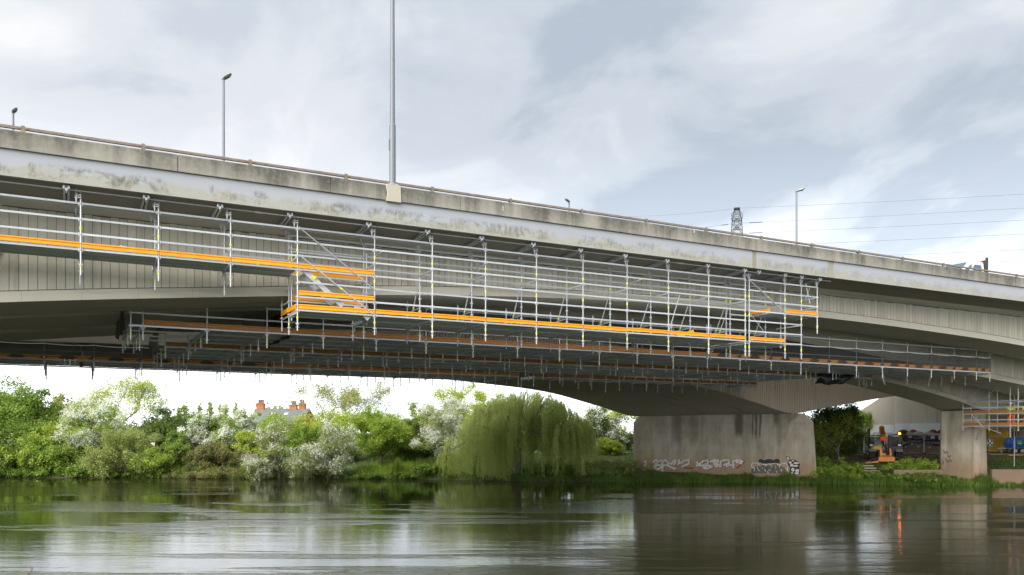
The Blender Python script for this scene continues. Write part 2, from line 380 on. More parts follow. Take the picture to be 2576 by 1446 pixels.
# deck
m = MB(); m.prism([(30.62, 12.215), (32.4, 12.09), (46.4, 12.09), (48.3, 12.215), (48.3, 12.80), (30.62, 12.80)], (BX0, 0, 0), (BX1, 0, 0), (0, 1, 0), (0, 0, 1))
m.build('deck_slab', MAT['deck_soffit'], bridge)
MB().span((BX0, 31.0, 12.804), (BX1, 48.0, 12.86)).build('road_surface', MAT['asphalt'], bridge)
LAMPX = XatY(987, 30.5)
for a, b in seg_list(BX0, BX1, 5.25, 29.5):                # parapet panels between white-edged joints
    parts = [(a, b)]
    if a < LAMPX - 0.5 < b or a < LAMPX + 0.5 < b: parts = [(a, LAMPX - 0.29), (LAMPX + 0.29, b)]
    for p, q in parts:
        if q - p < 0.05: continue
        mm = MB(); mm.prism([(YN, 13.05), (YN, 13.60), (YN + 0.03, 13.63), (YN + 0.27, 13.63), (YN + 0.27, 12.87), (YN + 0.12, 13.035)], (p + 0.012, 0, 0), (q - 0.012, 0, 0), (0, 1, 0), (0, 0, 1))
        mm.build('parapet_panel', MAT['parapet'], bridge)
mm = MB(); mm.prism([(LAMPX - 0.30, 13.0), (LAMPX - 0.26, 13.30), (LAMPX - 0.30, 13.5), (LAMPX - 0.29, 13.66), (LAMPX + 0.28, 13.66), (LAMPX + 0.30, 13.0)], (0, YN - 0.05, 0), (0, YN + 0.27, 0), (1, 0, 0), (0, 0, 1))
tag(bevel(mm.build('lamp_plinth', MAT['patch'], bridge), 0.015), 'pale patched concrete block under the tall lamp post')
fx = [BX0, 29.35, 29.65, 34.6, 35.0, 60.0, BX1]
for a, b, mt in ((BX0, 29.36, 'fascia'), (29.64, 34.58, 'fascia'), (35.0, 60.0, 'fascia'), (60.02, BX1, 'fascia')):
    MB().span((a, YN + 0.09, 12.205), (b, YN + 0.235, 13.034)).build('fascia_panel', MAT[mt], bridge)
for a, b in ((29.37, 29.63), (34.59, 34.99)): MB().span((a, YN + 0.105, 12.21), (b, YN + 0.23, 13.03)).build('joint_strip', MAT['joint'], bridge)
# far edge parapet
MB().span((BX0, 48.31, 12.4), (BX1, 48.55, 13.6)).build('far_parapet', MAT['parapet'], bridge)
# rail on posts
PX = [XatY((58 + 324.5 * i) / (1 + 0.06175 * i), YN + 0.12) for i in (0, 12)]
PD = (PX[1] - PX[0]) / 12
post_b = MB(); post_b.prism([(-0.075, -0.03), (-0.05, 0.215), (0.05, 0.215), (0.075, -0.03)], (0, -0.05, 0), (0, 0.05, 0), (1, 0, 0), (0, 0, 1))
post_me = post_b.mesh('rail_post', MAT['rail'])
rail_b = MB(); rail_b.prism([(-0.05, 0.0), (-0.05, 0.075), (-0.03, 0.09), (0.03, 0.09), (0.05, 0.075), (0.05, 0.0)], (0.055, 0, 0), (PD - 0.055, 0, 0), (0, 1, 0), (0, 0, 1))
rail_b.box((0.1, -0.056, 0.045), (0.11, 0.012, 0.05)).box((PD - 0.1, -0.056, 0.045), (0.11, 0.012, 0.05))
rail_me = rail_b.mesh('rail', MAT['rail'])
for i in range(-8, 26):
    x = PX[0] + PD * i
    if x > BX1 - PD: break
    inst('rail_post', post_me, bridge, (x, YN + 0.13, 13.625)); inst('rail', rail_me, bridge, (x, YN + 0.13, 13.715))
# girders
G1 = hermite([-30, -20, -10, -2, 6.3, 11.3, 18, 24, 30, 36.6, 46, 55.5, 64, 72, 80, 84.5, 86, 92, 104, 118], [3.0, 1.9, 3.4, 4.41, 5.24, 5.69, 6.12, 6.35, 6.45, 6.42, 6.18, 5.76, 5.1, 4.1, 2.6, 1.85, 1.85, 2.9, 4.4, 5.0])
G2 = hermite([-30, -20, -10, -2.3, 8, 18, 28, 40, 55, 64, 71, 74.5, 76, 84, 96, 118], [3.0, 1.9, 3.4, 4.37, 5.4, 6.0, 6.15, 5.6, 4.28, 3.45, 2.4, 1.85, 1.85, 3.2, 4.5, 5.0])
G3 = hermite([-30, -20, -10, -2.3, 8, 18, 28, 40, 52.8, 60, 63.6, 65.3, 66.6, 76, 90, 118], [3.0, 1.9, 3.4, 4.34, 5.4, 6.0, 6.0, 5.25, 3.98, 2.95, 2.3, 1.9, 1.9, 3.2, 4.6, 5.0])
def girder(fn, yn, yf, boards, label):
    xs = np.arange(BX0, BX1 + 0.01, 1.0); m = MB(); k = None; n = 7
    for x in xs:
        z = float(fn(x)) + H
        for (y, zz) in ((yn - 0.05, z), (yn - 0.05, z + 0.36), (yn, z + 0.375), (yn, 11.84), (yn - 0.42, 12.087), (yf, 12.087), (yf, z)): m.v.append((x, y, zz))
    for i in range(len(xs) - 1):
        for j in range(n):
            a = i * n + j; b = i * n + (j + 1) % n; m.f.append((a, b, b + n, a + n))
    m.f += [tuple(range(n - 1, -1, -1)), tuple(range((len(xs) - 1) * n, len(xs) * n))]
    g = m.build('girder', MAT['soffit'], bridge); g['label'] = label
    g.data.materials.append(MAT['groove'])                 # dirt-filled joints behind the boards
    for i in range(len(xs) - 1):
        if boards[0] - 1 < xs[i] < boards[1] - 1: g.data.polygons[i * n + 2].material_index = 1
    o = origin_of(g); x = boards[0]
    while x < boards[1]:
        w = boards[2]; gp = 0.008 + 0.00016 * max(0.0, x); x0, x1 = x + gp, x + w - gp
        za, zb = float(fn(x0)) + H + 0.39, float(fn(x1)) + H + 0.39; j = random.uniform(0, 0.02); zt = 11.80 + random.uniform(-0.03, 0.02)
        b = MB(); y0 = yn - 0.045 - j * 0.5
        b.add([(x0, y0, za), (x1, y0, zb), (x1, y0, zt), (x0, y0, zt), (x0, yn + 0.002, za), (x1, yn + 0.002, zb), (x1, yn + 0.002, zt), (x0, yn + 0.002, zt)],
              [(0, 1, 2, 3), (1, 5, 6, 2), (4, 0, 3, 7), (3, 2, 6, 7), (4, 5, 1, 0)])
        b.build('board', MAT['web'], g); x += w
    return g
girder(G1, 32.9, 36.2, (-6.0, 58.0, 0.28), 'outer girder with board marked web')
girder(G2, 37.2, 40.6, (52, 66, 0.40), 'middle girder'); girder(G3, 42.0, 45.5, (50, 64, 0.40), 'inner girder seated on the narrow column')
# supports
MAT['column'] = concrete_pier('brown_column_concrete', [])
def column(x0, x1, y0, y1, ztop, foot=-1.5):
    m = MB(); a = 0.22
    sec = lambda k: [(x0 - k, y0 + a), (x0 + a - k, y0 - k), (x1 - a + k, y0 - k), (x1 + k, y0 + a), (x1 + k, y1 - a), (x1 - a + k, y1 + k), (x0 + a - k, y1 + k), (x0 - k, y1 - a)]
    vs = [(*p, ztop) for p in sec(0.0)] + [(*p, foot) for p in sec(0.12)]; n = 8
    m.add(vs, [tuple(range(n))] + [((k + 1) % n, k, n + k, n + (k + 1) % n) for k in range(n)])
    return bevel(m.build('column', MAT['column'], bridge), 0.03)
column(64.6, 66.0, 42.0, 45.3, 1.88 + H); column(74.3, 76.0, 37.4, 40.5, 1.83 + H); column(84.5, 86.2, 33.1, 36.1, 1.83 + H)
for y0 in (33.1, 37.3, 42.1): column(-20.8, -19.2, y0, y0 + 3.1, 1.88 + H)

# ------------------------------------------------------------------ farther road bridge (older)
fb = thing('road_bridge', 'farther concrete road bridge with fluted tan side and wide graffiti-painted pier', 'bridge', (54, 56, 0))
YA, YB = 51.2, 61.9
PN = Vector((54.0, 51.2, 0)); PF = Vector((45.7, 61.8, 0))   # ends of the skewed pier
SO = hermite([-64, -50, -38, -26, -13, -3, 0, 4.4, 9, 14.7, 20, 30, 45, 60, 85], [5.2, 5.1, 4.8, 4.4, 3.45, 2.1, 1.68, 2.55, 3.5, 4.05, 4.4, 4.75, 5.0, 4.8, 3.0])
def xp(y): return PN.x + (y - PN.y) / (PF.y - PN.y) * (PF.x - PN.x)
m = MB(); ss = np.arange(-62, 78, 1.0)
for s in ss:
    z = float(SO(s)) + H
    for y, zz in ((YA, 12.1), (YA, z), (YB, z - 0.12 * max(0, 1 - abs(s) / 12)), (YB, 12.1)): m.v.append((xp(y) - s, y, zz))
for i in range(len(ss) - 1):
    for j in range(3): a = i * 4 + j; m.f.append((a, a + 4, a + 5, a + 1))
    m.f.append((i * 4 + 3, i * 4 + 7, i * 4 + 4, i * 4))
m.f += [(0, 1, 2, 3), tuple(4 * (len(ss) - 1) + k for k in (3, 2, 1, 0))]
m.build('box_girder', MAT['soffit_old'], fb)
m = MB()                                                   # fluted cladding ribs, too fine to pick apart
x = 20.0
while x < 84.0:
    z = float(SO(PN.x - x)) + H + 0.04; m.span((x, YA - 0.06, z), (x + 0.145, YA - 0.002, 12.05)); x += 0.21
rb = m.build('fluted_rib', MAT['ribweb'], fb); rb['kind'] = 'stuff'
m = MB(); m.prism([(49.9, 12.3), (51.0, 12.09), (62.4, 12.09), (63.6, 12.3), (63.6, 12.8), (49.9, 12.8)], (BX0, 0, 0), (BX1, 0, 0), (0, 1, 0), (0, 0, 1)); m.build('deck_slab', MAT['soffit_old'], fb)
for y in (49.9, 63.36): MB().span((BX0, y, 12.81), (BX1, y + 0.24, 13.6)).build('parapet_wall', MAT['parapet'], fb)
MB().span((BX0, 50.3, 12.804), (BX1, 63.2, 12.86)).build('road_surface', MAT['asphalt'], fb)
# skewed wall pier with chamfered noses
e = (PF - PN).normalized(); nrm = Vector((-e.y, e.x, 0))   # nrm points to the river
if nrm.dot(-PN) < 0: nrm = -nrm
TH = 1.5
def pier_pt(u, v, z): return PN + e * u - nrm * v + Vector((0, 0, z))
LP = (PF - PN).length
st = []
for px, hw, pyb, amt in ((1858, 12, 1102, 0.85), (1893, 2.5, 1104, 0.8), (1901, 3, 1104, 0.85), (1911, 3, 1104, 0.8), (1952, 9, 1072, 0.75), (1700, 16, 1120, 0.45), (1745, 14, 1120, 0.4)):
    q = (px - CX) / F; dr = Vector((SN + CS * q, CS - SN * q, 0)); t_ = PN.dot(nrm) / dr.dot(nrm); pt = dr * t_
    st.append((pt.y, max(0.06, hw * t_ / F * abs(e.y) * 1.05), HC + (HY - pyb) / F * t_, amt))
MAT['pier'] = concrete_pier('pier_concrete', st)
m = MB(); NO = 1.0
def ring(z, k): return [pier_pt(-1.5 - k, 0.5, z), pier_pt(0.35, -k, z), pier_pt(LP - 0.35, -k, z), pier_pt(LP + 0.55 + k, 0.35, z), pier_pt(LP + 0.55 + k, TH - 0.35, z), pier_pt(LP - 0.35, TH + k, z), pier_pt(0.35, TH + k, z), pier_pt(-1.5 - k, TH - 0.5, z)]
zt = H + 1.72
vs = ring(-1.5, 0.0) + ring(zt - 0.7, 0.0)
top = [pier_pt(-0.75, 0.5, zt - 0.02), pier_pt(0.35, 0, zt), pier_pt(LP - 0.35, 0, zt - 0.14), pier_pt(LP + 0.15, 0.35, zt - 0.16), pier_pt(LP + 0.15, TH - 0.35, zt - 0.16), pier_pt(LP - 0.35, TH, zt - 0.14), pier_pt(0.35, TH, zt), pier_pt(-0.75, TH - 0.5, zt - 0.02)]
vs = ring(-1.5, 0.0)[:]; vs[0] = pier_pt(-1.95, 0.5, -1.5); vs[7] = pier_pt(-1.95, TH - 0.5, -1.5)
vs += ring(zt - 0.75, 0.0) + top
fs = []
for r in (0, 8):
    for k in range(8): fs.append(((k + 1) % 8 + r, k + r, k + r + 8, (k + 1) % 8 + r + 8))
fs.append(tuple(range(23, 15, -1))); m.add(vs, fs)
pier = m.build('pier', MAT['pier'], fb)
# abutment beyond the far bank
MAT['white_wall'] = plain('white_painted_concrete', (0.62, 0.64, 0.66), 0.8, 0, 0.1, 0.6)
ab = thing('abutment', 'grey concrete abutment wall with white painted base behind the parked boats', 'abutment', (84.5, 60, 2))
MB().span((84.0, 54.6, 1.5), (85.5, 64.5, 12.0)).build('main_wall', MAT['plain_concrete'], ab)
MB().span((93.0, 36.0, 1.5), (94.0, 63.0, 12.0)).build('side_wall', MAT['plain_concrete'], ab)
m = MB(); m.prism([(64.52, 1.5), (72.5, 1.5), (72.5, 5.2), (65.2, 9.0), (64.52, 9.6)], (84.05, 0, 0), (85.4, 0, 0), (0, 1, 0), (0, 0, 1)); m.build('wing_wall', MAT['patch'], ab)
MB().span((83.96, 54.7, 1.6), (83.995, 64.45, 5.3)).span((84.0, 64.55, 1.6), (84.045, 72.4, 5.15)).build('painted_base', MAT['white_wall'], ab)

# ------------------------------------------------------------------ street lamps on the bridges
def street_lamp(x, y, ztop, label, zb=12.8, r0=0.11, r1=0.092, head_dir=(0, 1), sleeve=2.3, group=None):
    t = thing('street_lamp', label, 'street lamp', (x, y, zb), 0, group)
    m = MB(); m.lathe([(r1 + 0.028, 0), (r1 + 0.026, sleeve), (r1 + 0.004, sleeve + 0.06), (r1, sleeve + 0.07), (r1 * 0.72, ztop - zb - 0.12)], (x, y, zb), 12); m.build('column', MAT['lamp'], t, smooth=False)
    MB().box((x, y, zb + 0.02), (0.34, 0.34, 0.04)).build('base_plate', MAT['galv_dull'], t)
    MB().box((x - r1 - 0.03, y, zb + 1.55), (0.012, 0.09, 0.42)).build('access_door', MAT['lamp'], t)
    d = Vector((head_dir[0], head_dir[1], 0)).normalized(); a = Vector((-d.y, d.x, 0)); m = MB(); b = Vector((x, y, ztop - 0.1))
    prof = [(-0.12, 0.05, 0.0, 0.06), (0.0, 0.09, -0.02, 0.09), (0.25, 0.15, 0.0, 0.12), (0.52, 0.13, 0.04, 0.12), (0.66, 0.06, 0.075, 0.10)]
    for u, w, zl, zh in prof:
        for sx, zz in ((-1, zl), (1, zl), (0.7, zh), (-0.7, zh)): m.v.append(tuple(b + d * u + a * (w * sx) + Vector((0, 0, zz + 0.12 * u))))
    for i in range(len(prof) - 1):
        for j in range(4): m.f.append((i * 4 + j, i * 4 + (j + 1) % 4, i * 4 + 4 + (j + 1) % 4, i * 4 + 4 + j))
    m.f += [(3, 2, 1, 0), tuple(4 * (len(prof) - 1) + k for k in range(4))]
    hd = m.build('lamp_head', MAT['lamp_head'], t, smooth=True)
    m = MB(); m.box(tuple(b + d * 0.33 + Vector((0, 0, 0.02))), (0.34, 0.19, 0.02), math.atan2(d.y, d.x)); m.build('lens', MAT['lens'], hd)
    return t
street_lamp(LAMPX, YN + 0.12, 23.6, 'tall grey street lamp column rising from the pale block in the parapet', 13.66, 0.11, 0.098, (0, 1), 2.3)
street_lamp(XatY(562, 48.1), 48.1, 23.75, 'grey street lamp standing on the near bridge, its lamp head shown whole above the rail', 12.86, head_dir=(0.45, -0.9))
street_lamp(XatY(2003, 48.1), 48.1, 23.45, 'grey street lamp on the near bridge beside the pylon wires', 12.86, head_dir=(0.45, -0.9))
street_lamp(XatY(33, 62.6), 62.6, 24.9, 'lamp head on short grey column above the rail, its round end towards the rail post', 12.86, head_dir=(0.3, -0.95))
street_lamp(XatY(1431, 62.6), 62.6, 24.6, 'lamp head peeping over the rail, farther bridge, between tall column and pylon', 12.86, head_dir=(-0.9, -0.5))
street_lamp(XatY(2155, 62.6), 62.6, 23.9, 'lamp head peeping over the rail between the truck and the pylon', 12.86, head_dir=(-0.9, -0.2))
# ------------------------------------------------------------------ scaffold kit
_std = {}
def standard(parent, x, y, h0, h1, first, tags=(), mat='galv', name='standard'):
    """upright tube with four-way pockets every half metre; h relative to the camera's height"""
    key = (round(h1 - h0, 2), round(first - h0, 2), mat)
    if key not in _std:
        m = MB(); L = h1 - h0; m.tube((0, 0, 0), (0, 0, L), 0.026, n=8); z = first - h0
        while z < L - 0.03:
            if z > 0.05:
                m.box((0, 0, z), (0.135, 0.022, 0.045)).box((0, 0, z), (0.022, 0.135, 0.047)).box((0, 0, z - 0.035), (0.075, 0.075, 0.018))
            z += 0.5
        m.box((0, 0, 0.13), (0.15, 0.02, 0.014)).tube((0, 0, L), (0, 0, L + 0.01), 0.031, n=8)
        _std[key] = m.mesh('standard', MAT[mat])
    o = inst(name, _std[key], parent, (x, y, HC + h0))
    for t in tags: inst('tape_band', TAPE, o, (x, y, HC + t))
    return o
TAPE = MB().tube((0, 0, -0.05), (0, 0, 0.05), 0.033, n=8).mesh('tape_band', MAT['tag'])
_led = {}
def ledger_me(mat):
    if mat not in _led:
        m = MB(); m.prism([(-0.018, -0.032), (-0.018, 0.032), (0.018, 0.032), (0.018, -0.032)], (0, 0, 0), (1, 0, 0), (0, 1, 0), (0, 0, 1)); _led[mat] = m.mesh('ledger', MAT[mat])
    return _led[mat]
CONN = MB().box((0, 0, -0.015), (0.03, 0.05, 0.13)).mesh('ledger_hook', MAT['galv_dull'])
def ledger(parent, x0, x1, y, h, mat='galv', hooks=True, name='ledger'):
    o = inst(name, ledger_me(mat), parent, (x0 + 0.03, y, HC + h), scale=(x1 - x0 - 0.06, 1, 1))
    if hooks:
        for x in (x0 + 0.055, x1 - 0.055):
            k = bpy.data.objects.new('ledger_hook', CONN); COL.objects.link(k); k.parent = o
            k.location = ((x - x0 - 0.03) / (x1 - x0 - 0.06), 0, 0); k.scale = (1 / (x1 - x0 - 0.06), 1, 1)
    return o
def transom(parent, x, y0, y1, h, mat='galv_dull', name='transom'):
    return inst(name, ledger_me(mat), parent, (x, y0 + 0.03, HC + h), rz=math.pi / 2, scale=(y1 - y0 - 0.06, 1, 1))
_toe = {}
def toe_board(parent, x0, x1, y, h, mat='toe', along='x', hgt=0.165):
    key = (mat, hgt)
    if key not in _toe:
        k = hgt; pr = [(0.0, 0.0), (-0.028, 0.0), (-0.028, 0.028), (-0.008, 0.04), (-0.008, k * 0.62), (-0.03, k * 0.74), (-0.03, k), (0.004, k), (0.004, 0)]
        pr = pr[:-1]
        m = MB(); m.prism(pr, (0, 0, 0), (1, 0, 0), (0, 1, 0), (0, 0, 1)); _toe[key] = m.mesh('toe_board', MAT[mat])
    h += random.uniform(-0.008, 0.012); y += random.uniform(-0.008, 0.004)
    return inst('toe_board', _toe[key], parent, (x0 + 0.03, y, HC + h) if along == 'x' else (y, x0 + 0.03, HC + h), rz=0 if along == 'x' else math.pi / 2, scale=(x1 - x0 - 0.06, 1, 1))
_pl = {}
def plank_me(w, mat):
    if (w, mat) not in _pl:
        m = MB(); h = 0.055; pr = [(0, h), (0, 0), (0.02, 0), (0.022, h * 0.6), (w * 0.32, h * 0.6), (w * 0.34, h * 0.15), (w * 0.42, h * 0.15), (w * 0.44, h * 0.6),
              (w * 0.62, h * 0.6), (w * 0.64, h * 0.15), (w * 0.72, h * 0.15), (w * 0.74, h * 0.6), (w - 0.022, h * 0.6), (w - 0.02, 0), (w, 0), (w, h)]
        m.prism(pr, (0, 0, 0), (1, 0, 0), (0, 1, 0), (0, 0, 1)); _pl[(w, mat)] = m.mesh('deck_plank', MAT[mat])
    return _pl[(w, mat)]
def plank_x(parent, x0, x1, y, h, w=0.305, mat='deck_steel'): return inst('deck_plank', plank_me(w, mat), parent, (x0 + 0.02, y, HC + h), scale=(x1 - x0 - 0.04, 1, 1))
def plank_y(parent, x, y0, y1, h, w=0.25, mat='deck_steel'): return inst('deck_plank', plank_me(w, mat), parent, (x + w, y0, HC + h), rz=math.pi / 2, scale=(y1 - y0, 1, 1))
def brace(parent, p0, p1, r=0.024, mat='galv', tagat=None, name='brace'):
    o = MB().tube((p0[0], p0[1], HC + p0[2]), (p1[0], p1[1], HC + p1[2]), r, n=8).build(name, MAT[mat], parent)
    if tagat is not None:
        a = Vector((p0[0], p0[1], HC + p0[2])); b = Vector((p1[0], p1[1], HC + p1[2])); d = (b - a).normalized(); c = a.lerp(b, tagat)
        MB().tube(c - d * 0.05, c + d * 0.05, r * 1.35, n=8).build('tape_band', MAT['tag'], o)
    return o
def hanger(parent, x, y, h_top, drop=0.36):
    """short tube with swivel couplers between the runner tube and the upright"""
    m = MB(); m.tube((x - 0.13, y - 0.06, HC + h_top - drop), (x - 0.13, y - 0.06, HC + h_top + 0.02), 0.026)
    for dz in (0.10, 0.17): m.box((x - 0.075, y - 0.03, HC + h_top - drop + dz), (0.20, 0.10, 0.022), -0.35)
    m.tube((x - 0.13, y - 0.06, HC + h_top - drop - 0.06), (x - 0.13, y - 0.06, HC + h_top - drop), 0.017)
    return m.build('hanger', MAT['galv'], parent)
def soffit_beam(parent, x, y0=30.60, y1=32.35):
    m = MB()
    for sx in (-1, 1):
        for dz in (-0.048, 0.048): m.beam((x + sx * 0.062, y0, 12.115 + dz), (x + sx * 0.062, y1, 12.0 + dz), 0.062, 0.014)
        m.beam((x + sx * 0.037, y0, 12.115), (x + sx * 0.037, y1, 12.0), 0.012, 0.085)
        m.box((x + sx * 0.078, y0 + 0.02, 12.11), (0.05, 0.03, 0.085))
    m.box((x, y0 + 0.05, 12.045), (0.07, 0.09, 0.09)).tube((x, y0 + 0.08, 11.95), (x, y0 + 0.08, 12.20), 0.012, n=6)
    return m.build('soffit_beam', MAT['galv'], parent)

# ------------------------------------------------------------------ scaffold hung from the near bridge's edge
YO, YI, YT = 31.0, 32.35, 33.8
ns = thing('hanging_scaffold', 'silver tube scaffold with bright amber toe boards hung along the near bridge edge', 'scaffold', (18, 31.6, 9))
X0 = XatY(203, YO); BAY = 2.372
UP = [X0 - 3 * BAY, X0 - 2 * BAY, X0 - BAY, X0, X0 + BAY, X0 + 2 * BAY, XatY(748, YO)]
LO = [XatY(p, YO) for p in (748, 942, 1087, 1221, 1349, 1466, 1577, 1681, 1782, 1874, 1884, 1974, 2015)]
XE = XatY(2055, YO)
LV = [4.56, 5.06, 5.57, 6.07, 6.58, 7.08, 7.59]
for i, x in enumerate(UP[:-1]):
    standard(ns, x, YO, 5.22, 7.93, 5.57, (6.78 - 0.03 * (i % 3), 5.5)); standard(ns, x, YI, 5.12, 7.72, 5.57, (6.32,) if i % 2 else (6.34, 5.48))
    transom(ns, x, YO, YI, 6.0); hanger(ns, x, YO, 8.02); hanger(ns, x, YI, 7.86, 0.3); soffit_beam(ns, x - 0.42)
    standard(ns, x - 0.05, YI + 0.42, 5.9, 6.55, 6.07, (6.3,), 'galv_dull', 'end_post')
for a, b in zip(UP[:-1], UP[1:]):
    for h in LV[3:]: ledger(ns, a, b, YO, h - 0.01)
    ledger(ns, a, b, YI, 6.02, 'galv_dull'); ledger(ns, a, b, YI, 6.63, 'galv_dull') if a > X0 + BAY else None
    toe_board(ns, a, b, YO - 0.03, 6.12)
    for k in range(4): plank_x(ns, a, b, YO + 0.06 + 0.315 * k, 6.035)
brace(ns, (UP[5] + 0.9, YI - 0.1, 6.2), (UP[6] + 0.0, YI + 0.1, 6.95), tagat=0.2)
# lower run
for i, x in enumerate(LO):
    last = i >= len(LO) - 2
    standard(ns, x, YO, 3.80, 7.93, 4.06, (6.78, 5.86, 4.27)); hanger(ns, x, YO, 8.02); soffit_beam(ns, x - (0.36 if i != 10 else -0.30))
    if i < 12:
        standard(ns, x, YI, 3.78, 7.72, 4.06, (6.72, 4.2)); hanger(ns, x, YI, 7.86, 0.3)
        transom(ns, x, YO, YI, 4.47); transom(ns, x, YO, YI, 6.52)
    if 0 < i < 12:
        standard(ns, x, YT, 3.85, 5.68, 4.06, (5.05,), 'galv_dull'); transom(ns, x, YI, YT, 4.47)
        brace(ns, (x, YI, 6.6), (x + 0.05, YT - 0.05, 4.25), 0.024, 'galv_dull', tagat=0.55, name='raker')
        brace(ns, (x, YI - 0.06, 5.2), (x, YT - 0.02, 5.14), 0.02, 'galv_dull', name='tie_tube')
standard(ns, XE, YO, 5.18, 7.93, 5.57, (6.62, 5.5)); hanger(ns, XE, YO, 8.02); soffit_beam(ns, XE - 0.2)
standard(ns, LO[0], YT - 0.25, 4.05, 5.6, 4.06, (5.15,)); standard(ns, LO[0] + 0.05, YI - 0.2, 4.3, 7.15, 4.56, (6.75, 5.72)); standard(ns, LO[1] + 0.05, YI - 0.2, 4.3, 7.15, 4.56, (6.45, 5.35))
nb = len(LO) - 1
for i in range(nb):
    a, b = LO[i], LO[i + 1]
    if b - a < 0.5: continue
    lv = LV if i != 1 else LV
    for h in lv:
        if i == 0 and abs(h - 5.57) < 0.01: h = 5.6
        ledger(ns, a, b, YO, h)
    if i < 11:
        for h in (6.58, 7.08, 7.59): ledger(ns, a, b, YI, h, 'galv')
    if i > 0 and i < 11: ledger(ns, a, b, YT, 5.5, 'galv_dull'); ledger(ns, a, b, YT, 4.5, 'galv_dull')
    if i < 11:
        toe_board(ns, a, b, YO - 0.03, 4.62); ledger(ns, a, b, YI, 4.5, 'galv_dull')
        for k in range(4): plank_x(ns, a, b, YO + 0.06 + 0.315 * k, 4.53)
        if i > 0:
            for k in range(4): plank_x(ns, a, b, YI + 0.08 + 0.33 * k, 4.53)
a, b = LO[-1], XE
for h in LV[3:]: ledger(ns, a, b, YO, h)
for a, b in ((LO[11], LO[12]), (LO[12], XE)):
    toe_board(ns, a, b, YO - 0.03, 6.13)
    for k in range(4): plank_x(ns, a - (0.9 if a == LO[11] else 0), b, YO + 0.06 + 0.315 * k, 6.05)
toe_board(ns, YO + 0.1, YI + 0.2, LO[11] - 0.92, 6.13, along='y')
ledger(ns, LO[10], LO[11], YI, 6.05); transom(ns, XE, YO, YI, 7.05); transom(ns, XE, YO, YI, 6.55); transom(ns, LO[12], YO, YI + 0.4, 5.55); standard(ns, LO[12] - 0.06, YI, 4.5, 7.72, 4.56, (6.7,))
brace(ns, (LO[10] + 0.1, YO - 0.04, 7.5), (LO[11] - 0.05, YO - 0.04, 6.12), tagat=0.5); brace(ns, (LO[10] + 0.05, YI, 7.4), (LO[11] - 0.1, YI, 5.3), mat='galv_dull')
brace(ns, (LO[12] + 0.42, YO + 0.1, 7.75), (LO[12] + 0.72, YO + 0.1, 6.75), 0.03, 'alu', name='loose_tube'); brace(ns, (LO[12] + 0.92, YO + 0.3, 7.62), (LO[12] + 0.62, YO + 0.3, 6.95), 0.03, 'alu', name='loose_tube')
# stair bay
a, b = LO[0], LO[1]
toe_board(ns, a, b, YO - 0.03, 6.12); toe_board(ns, a, b, YI - 0.1, 6.12); toe_board(ns, a, b, YO - 0.03, 5.12); toe_board(ns, a, b, YI - 0.1, 5.12); toe_board(ns, a - 0.15, b, YI - 0.1, 4.62)
toe_board(ns, YO + 0.05, YT - 0.25, a - 0.04, 4.62, along='y'); transom(ns, a, YI, YT - 0.2, 4.5); transom(ns, a, YI, YT - 0.2, 5.05); transom(ns, a, YI, YT - 0.2, 5.55)
for h in (6.07, 5.06, 6.95, 6.45): ledger(ns, a, b, YI - 0.18, h, 'galv_dull')
brace(ns, (a + 0.12, YO - 0.05, 7.56), (b - 0.08, YO - 0.05, 5.58), 0.027); brace(ns, (a + 0.12, YO - 0.06, 6.54), (b - 0.1, YO - 0.06, 4.6), 0.027, tagat=0.55)
brace(ns, (a + 0.1, YI, 7.3), (a + 1.6, YI, 6.2), 0.022, 'galv_dull'); brace(ns, (b - 0.9, YI, 5.9), (b - 0.2, YI, 5.3), 0.022, 'galv_dull')
stair = MB()
s0, s1 = (a + 0.25, 6.12), (a + 1.75, 4.86)
for y in (YO + 0.16, YO + 0.92): stair.beam((s0[0], y, HC + s0[1]), (s1[0], y, HC + s1[1]), 0.035, 0.19)
for y in (YO + 0.16, YO + 0.92): stair.beam((a + 2.25, y, HC + 4.92), (b - 0.18, y, HC + 4.42), 0.035, 0.19)
st_o = stair.build('stair', MAT['alu'], ns)
for k in range(5):
    t = 0.1 + 0.2 * k; MB().box((s0[0] + (s1[0] - s0[0]) * t, YO + 0.54, HC + s0[1] + (s1[1] - s0[1]) * t), (0.22, 0.72, 0.03)).build('tread', MAT['alu'], st_o)
for k in range(3):
    t = 0.2 + 0.3 * k; MB().box((a + 2.25 + (b - 0.18 - a - 2.25) * t, YO + 0.54, HC + 4.92 - 0.5 * t), (0.22, 0.72, 0.03)).build('tread', MAT['alu'], st_o)
MB().box((a + 2.0, YO + 0.54, HC + 4.9), (0.7, 0.8, 0.05)).build('landing', MAT['alu'], st_o)
MB().tube((a + 0.62, YO + 0.15, HC + 5.88), (a + 0.69, YO + 0.15, HC + 5.80), 0.10, n=6).build('tape_band', MAT['tag'], st_o)
# runner tubes clipped below the deck edge
for y, h, x1 in ((30.78, 7.935, XE + 0.75), (32.18, 7.80, LO[-1] + 0.4)):
    x = UP[0]
    while x < x1 - 0.1:
        e2 = min(x + 6.4, x1); MB().tube((x, y, HC + h), (e2, y, HC + h), 0.024).build('runner_tube', MAT['galv' if y < 31 else 'galv_dull'], ns)
        MB().tube((e2 - 0.15, y, HC + h), (e2 + 0.12, y, HC + h), 0.035).build('sleeve', MAT['galv'], ns) if e2 < x1 else None
        x = e2
for px, h in ((1222 - 10, 6.93), (1598, 6.93), (946, 6.93)):
    x = XatY(px, YO) + 0.15; brace(ns, (x, YO - 0.35, h + 0.06), (x, YI + 0.5, h - 0.02), 0.024, 'galv_dull', name='tie_tube')
x = XatY(1700, YO); brace(ns, (x + 0.45, YO + 0.3, 6.55), (x - 0.25, YO + 0.3, 4.6), 0.024, 'galv')
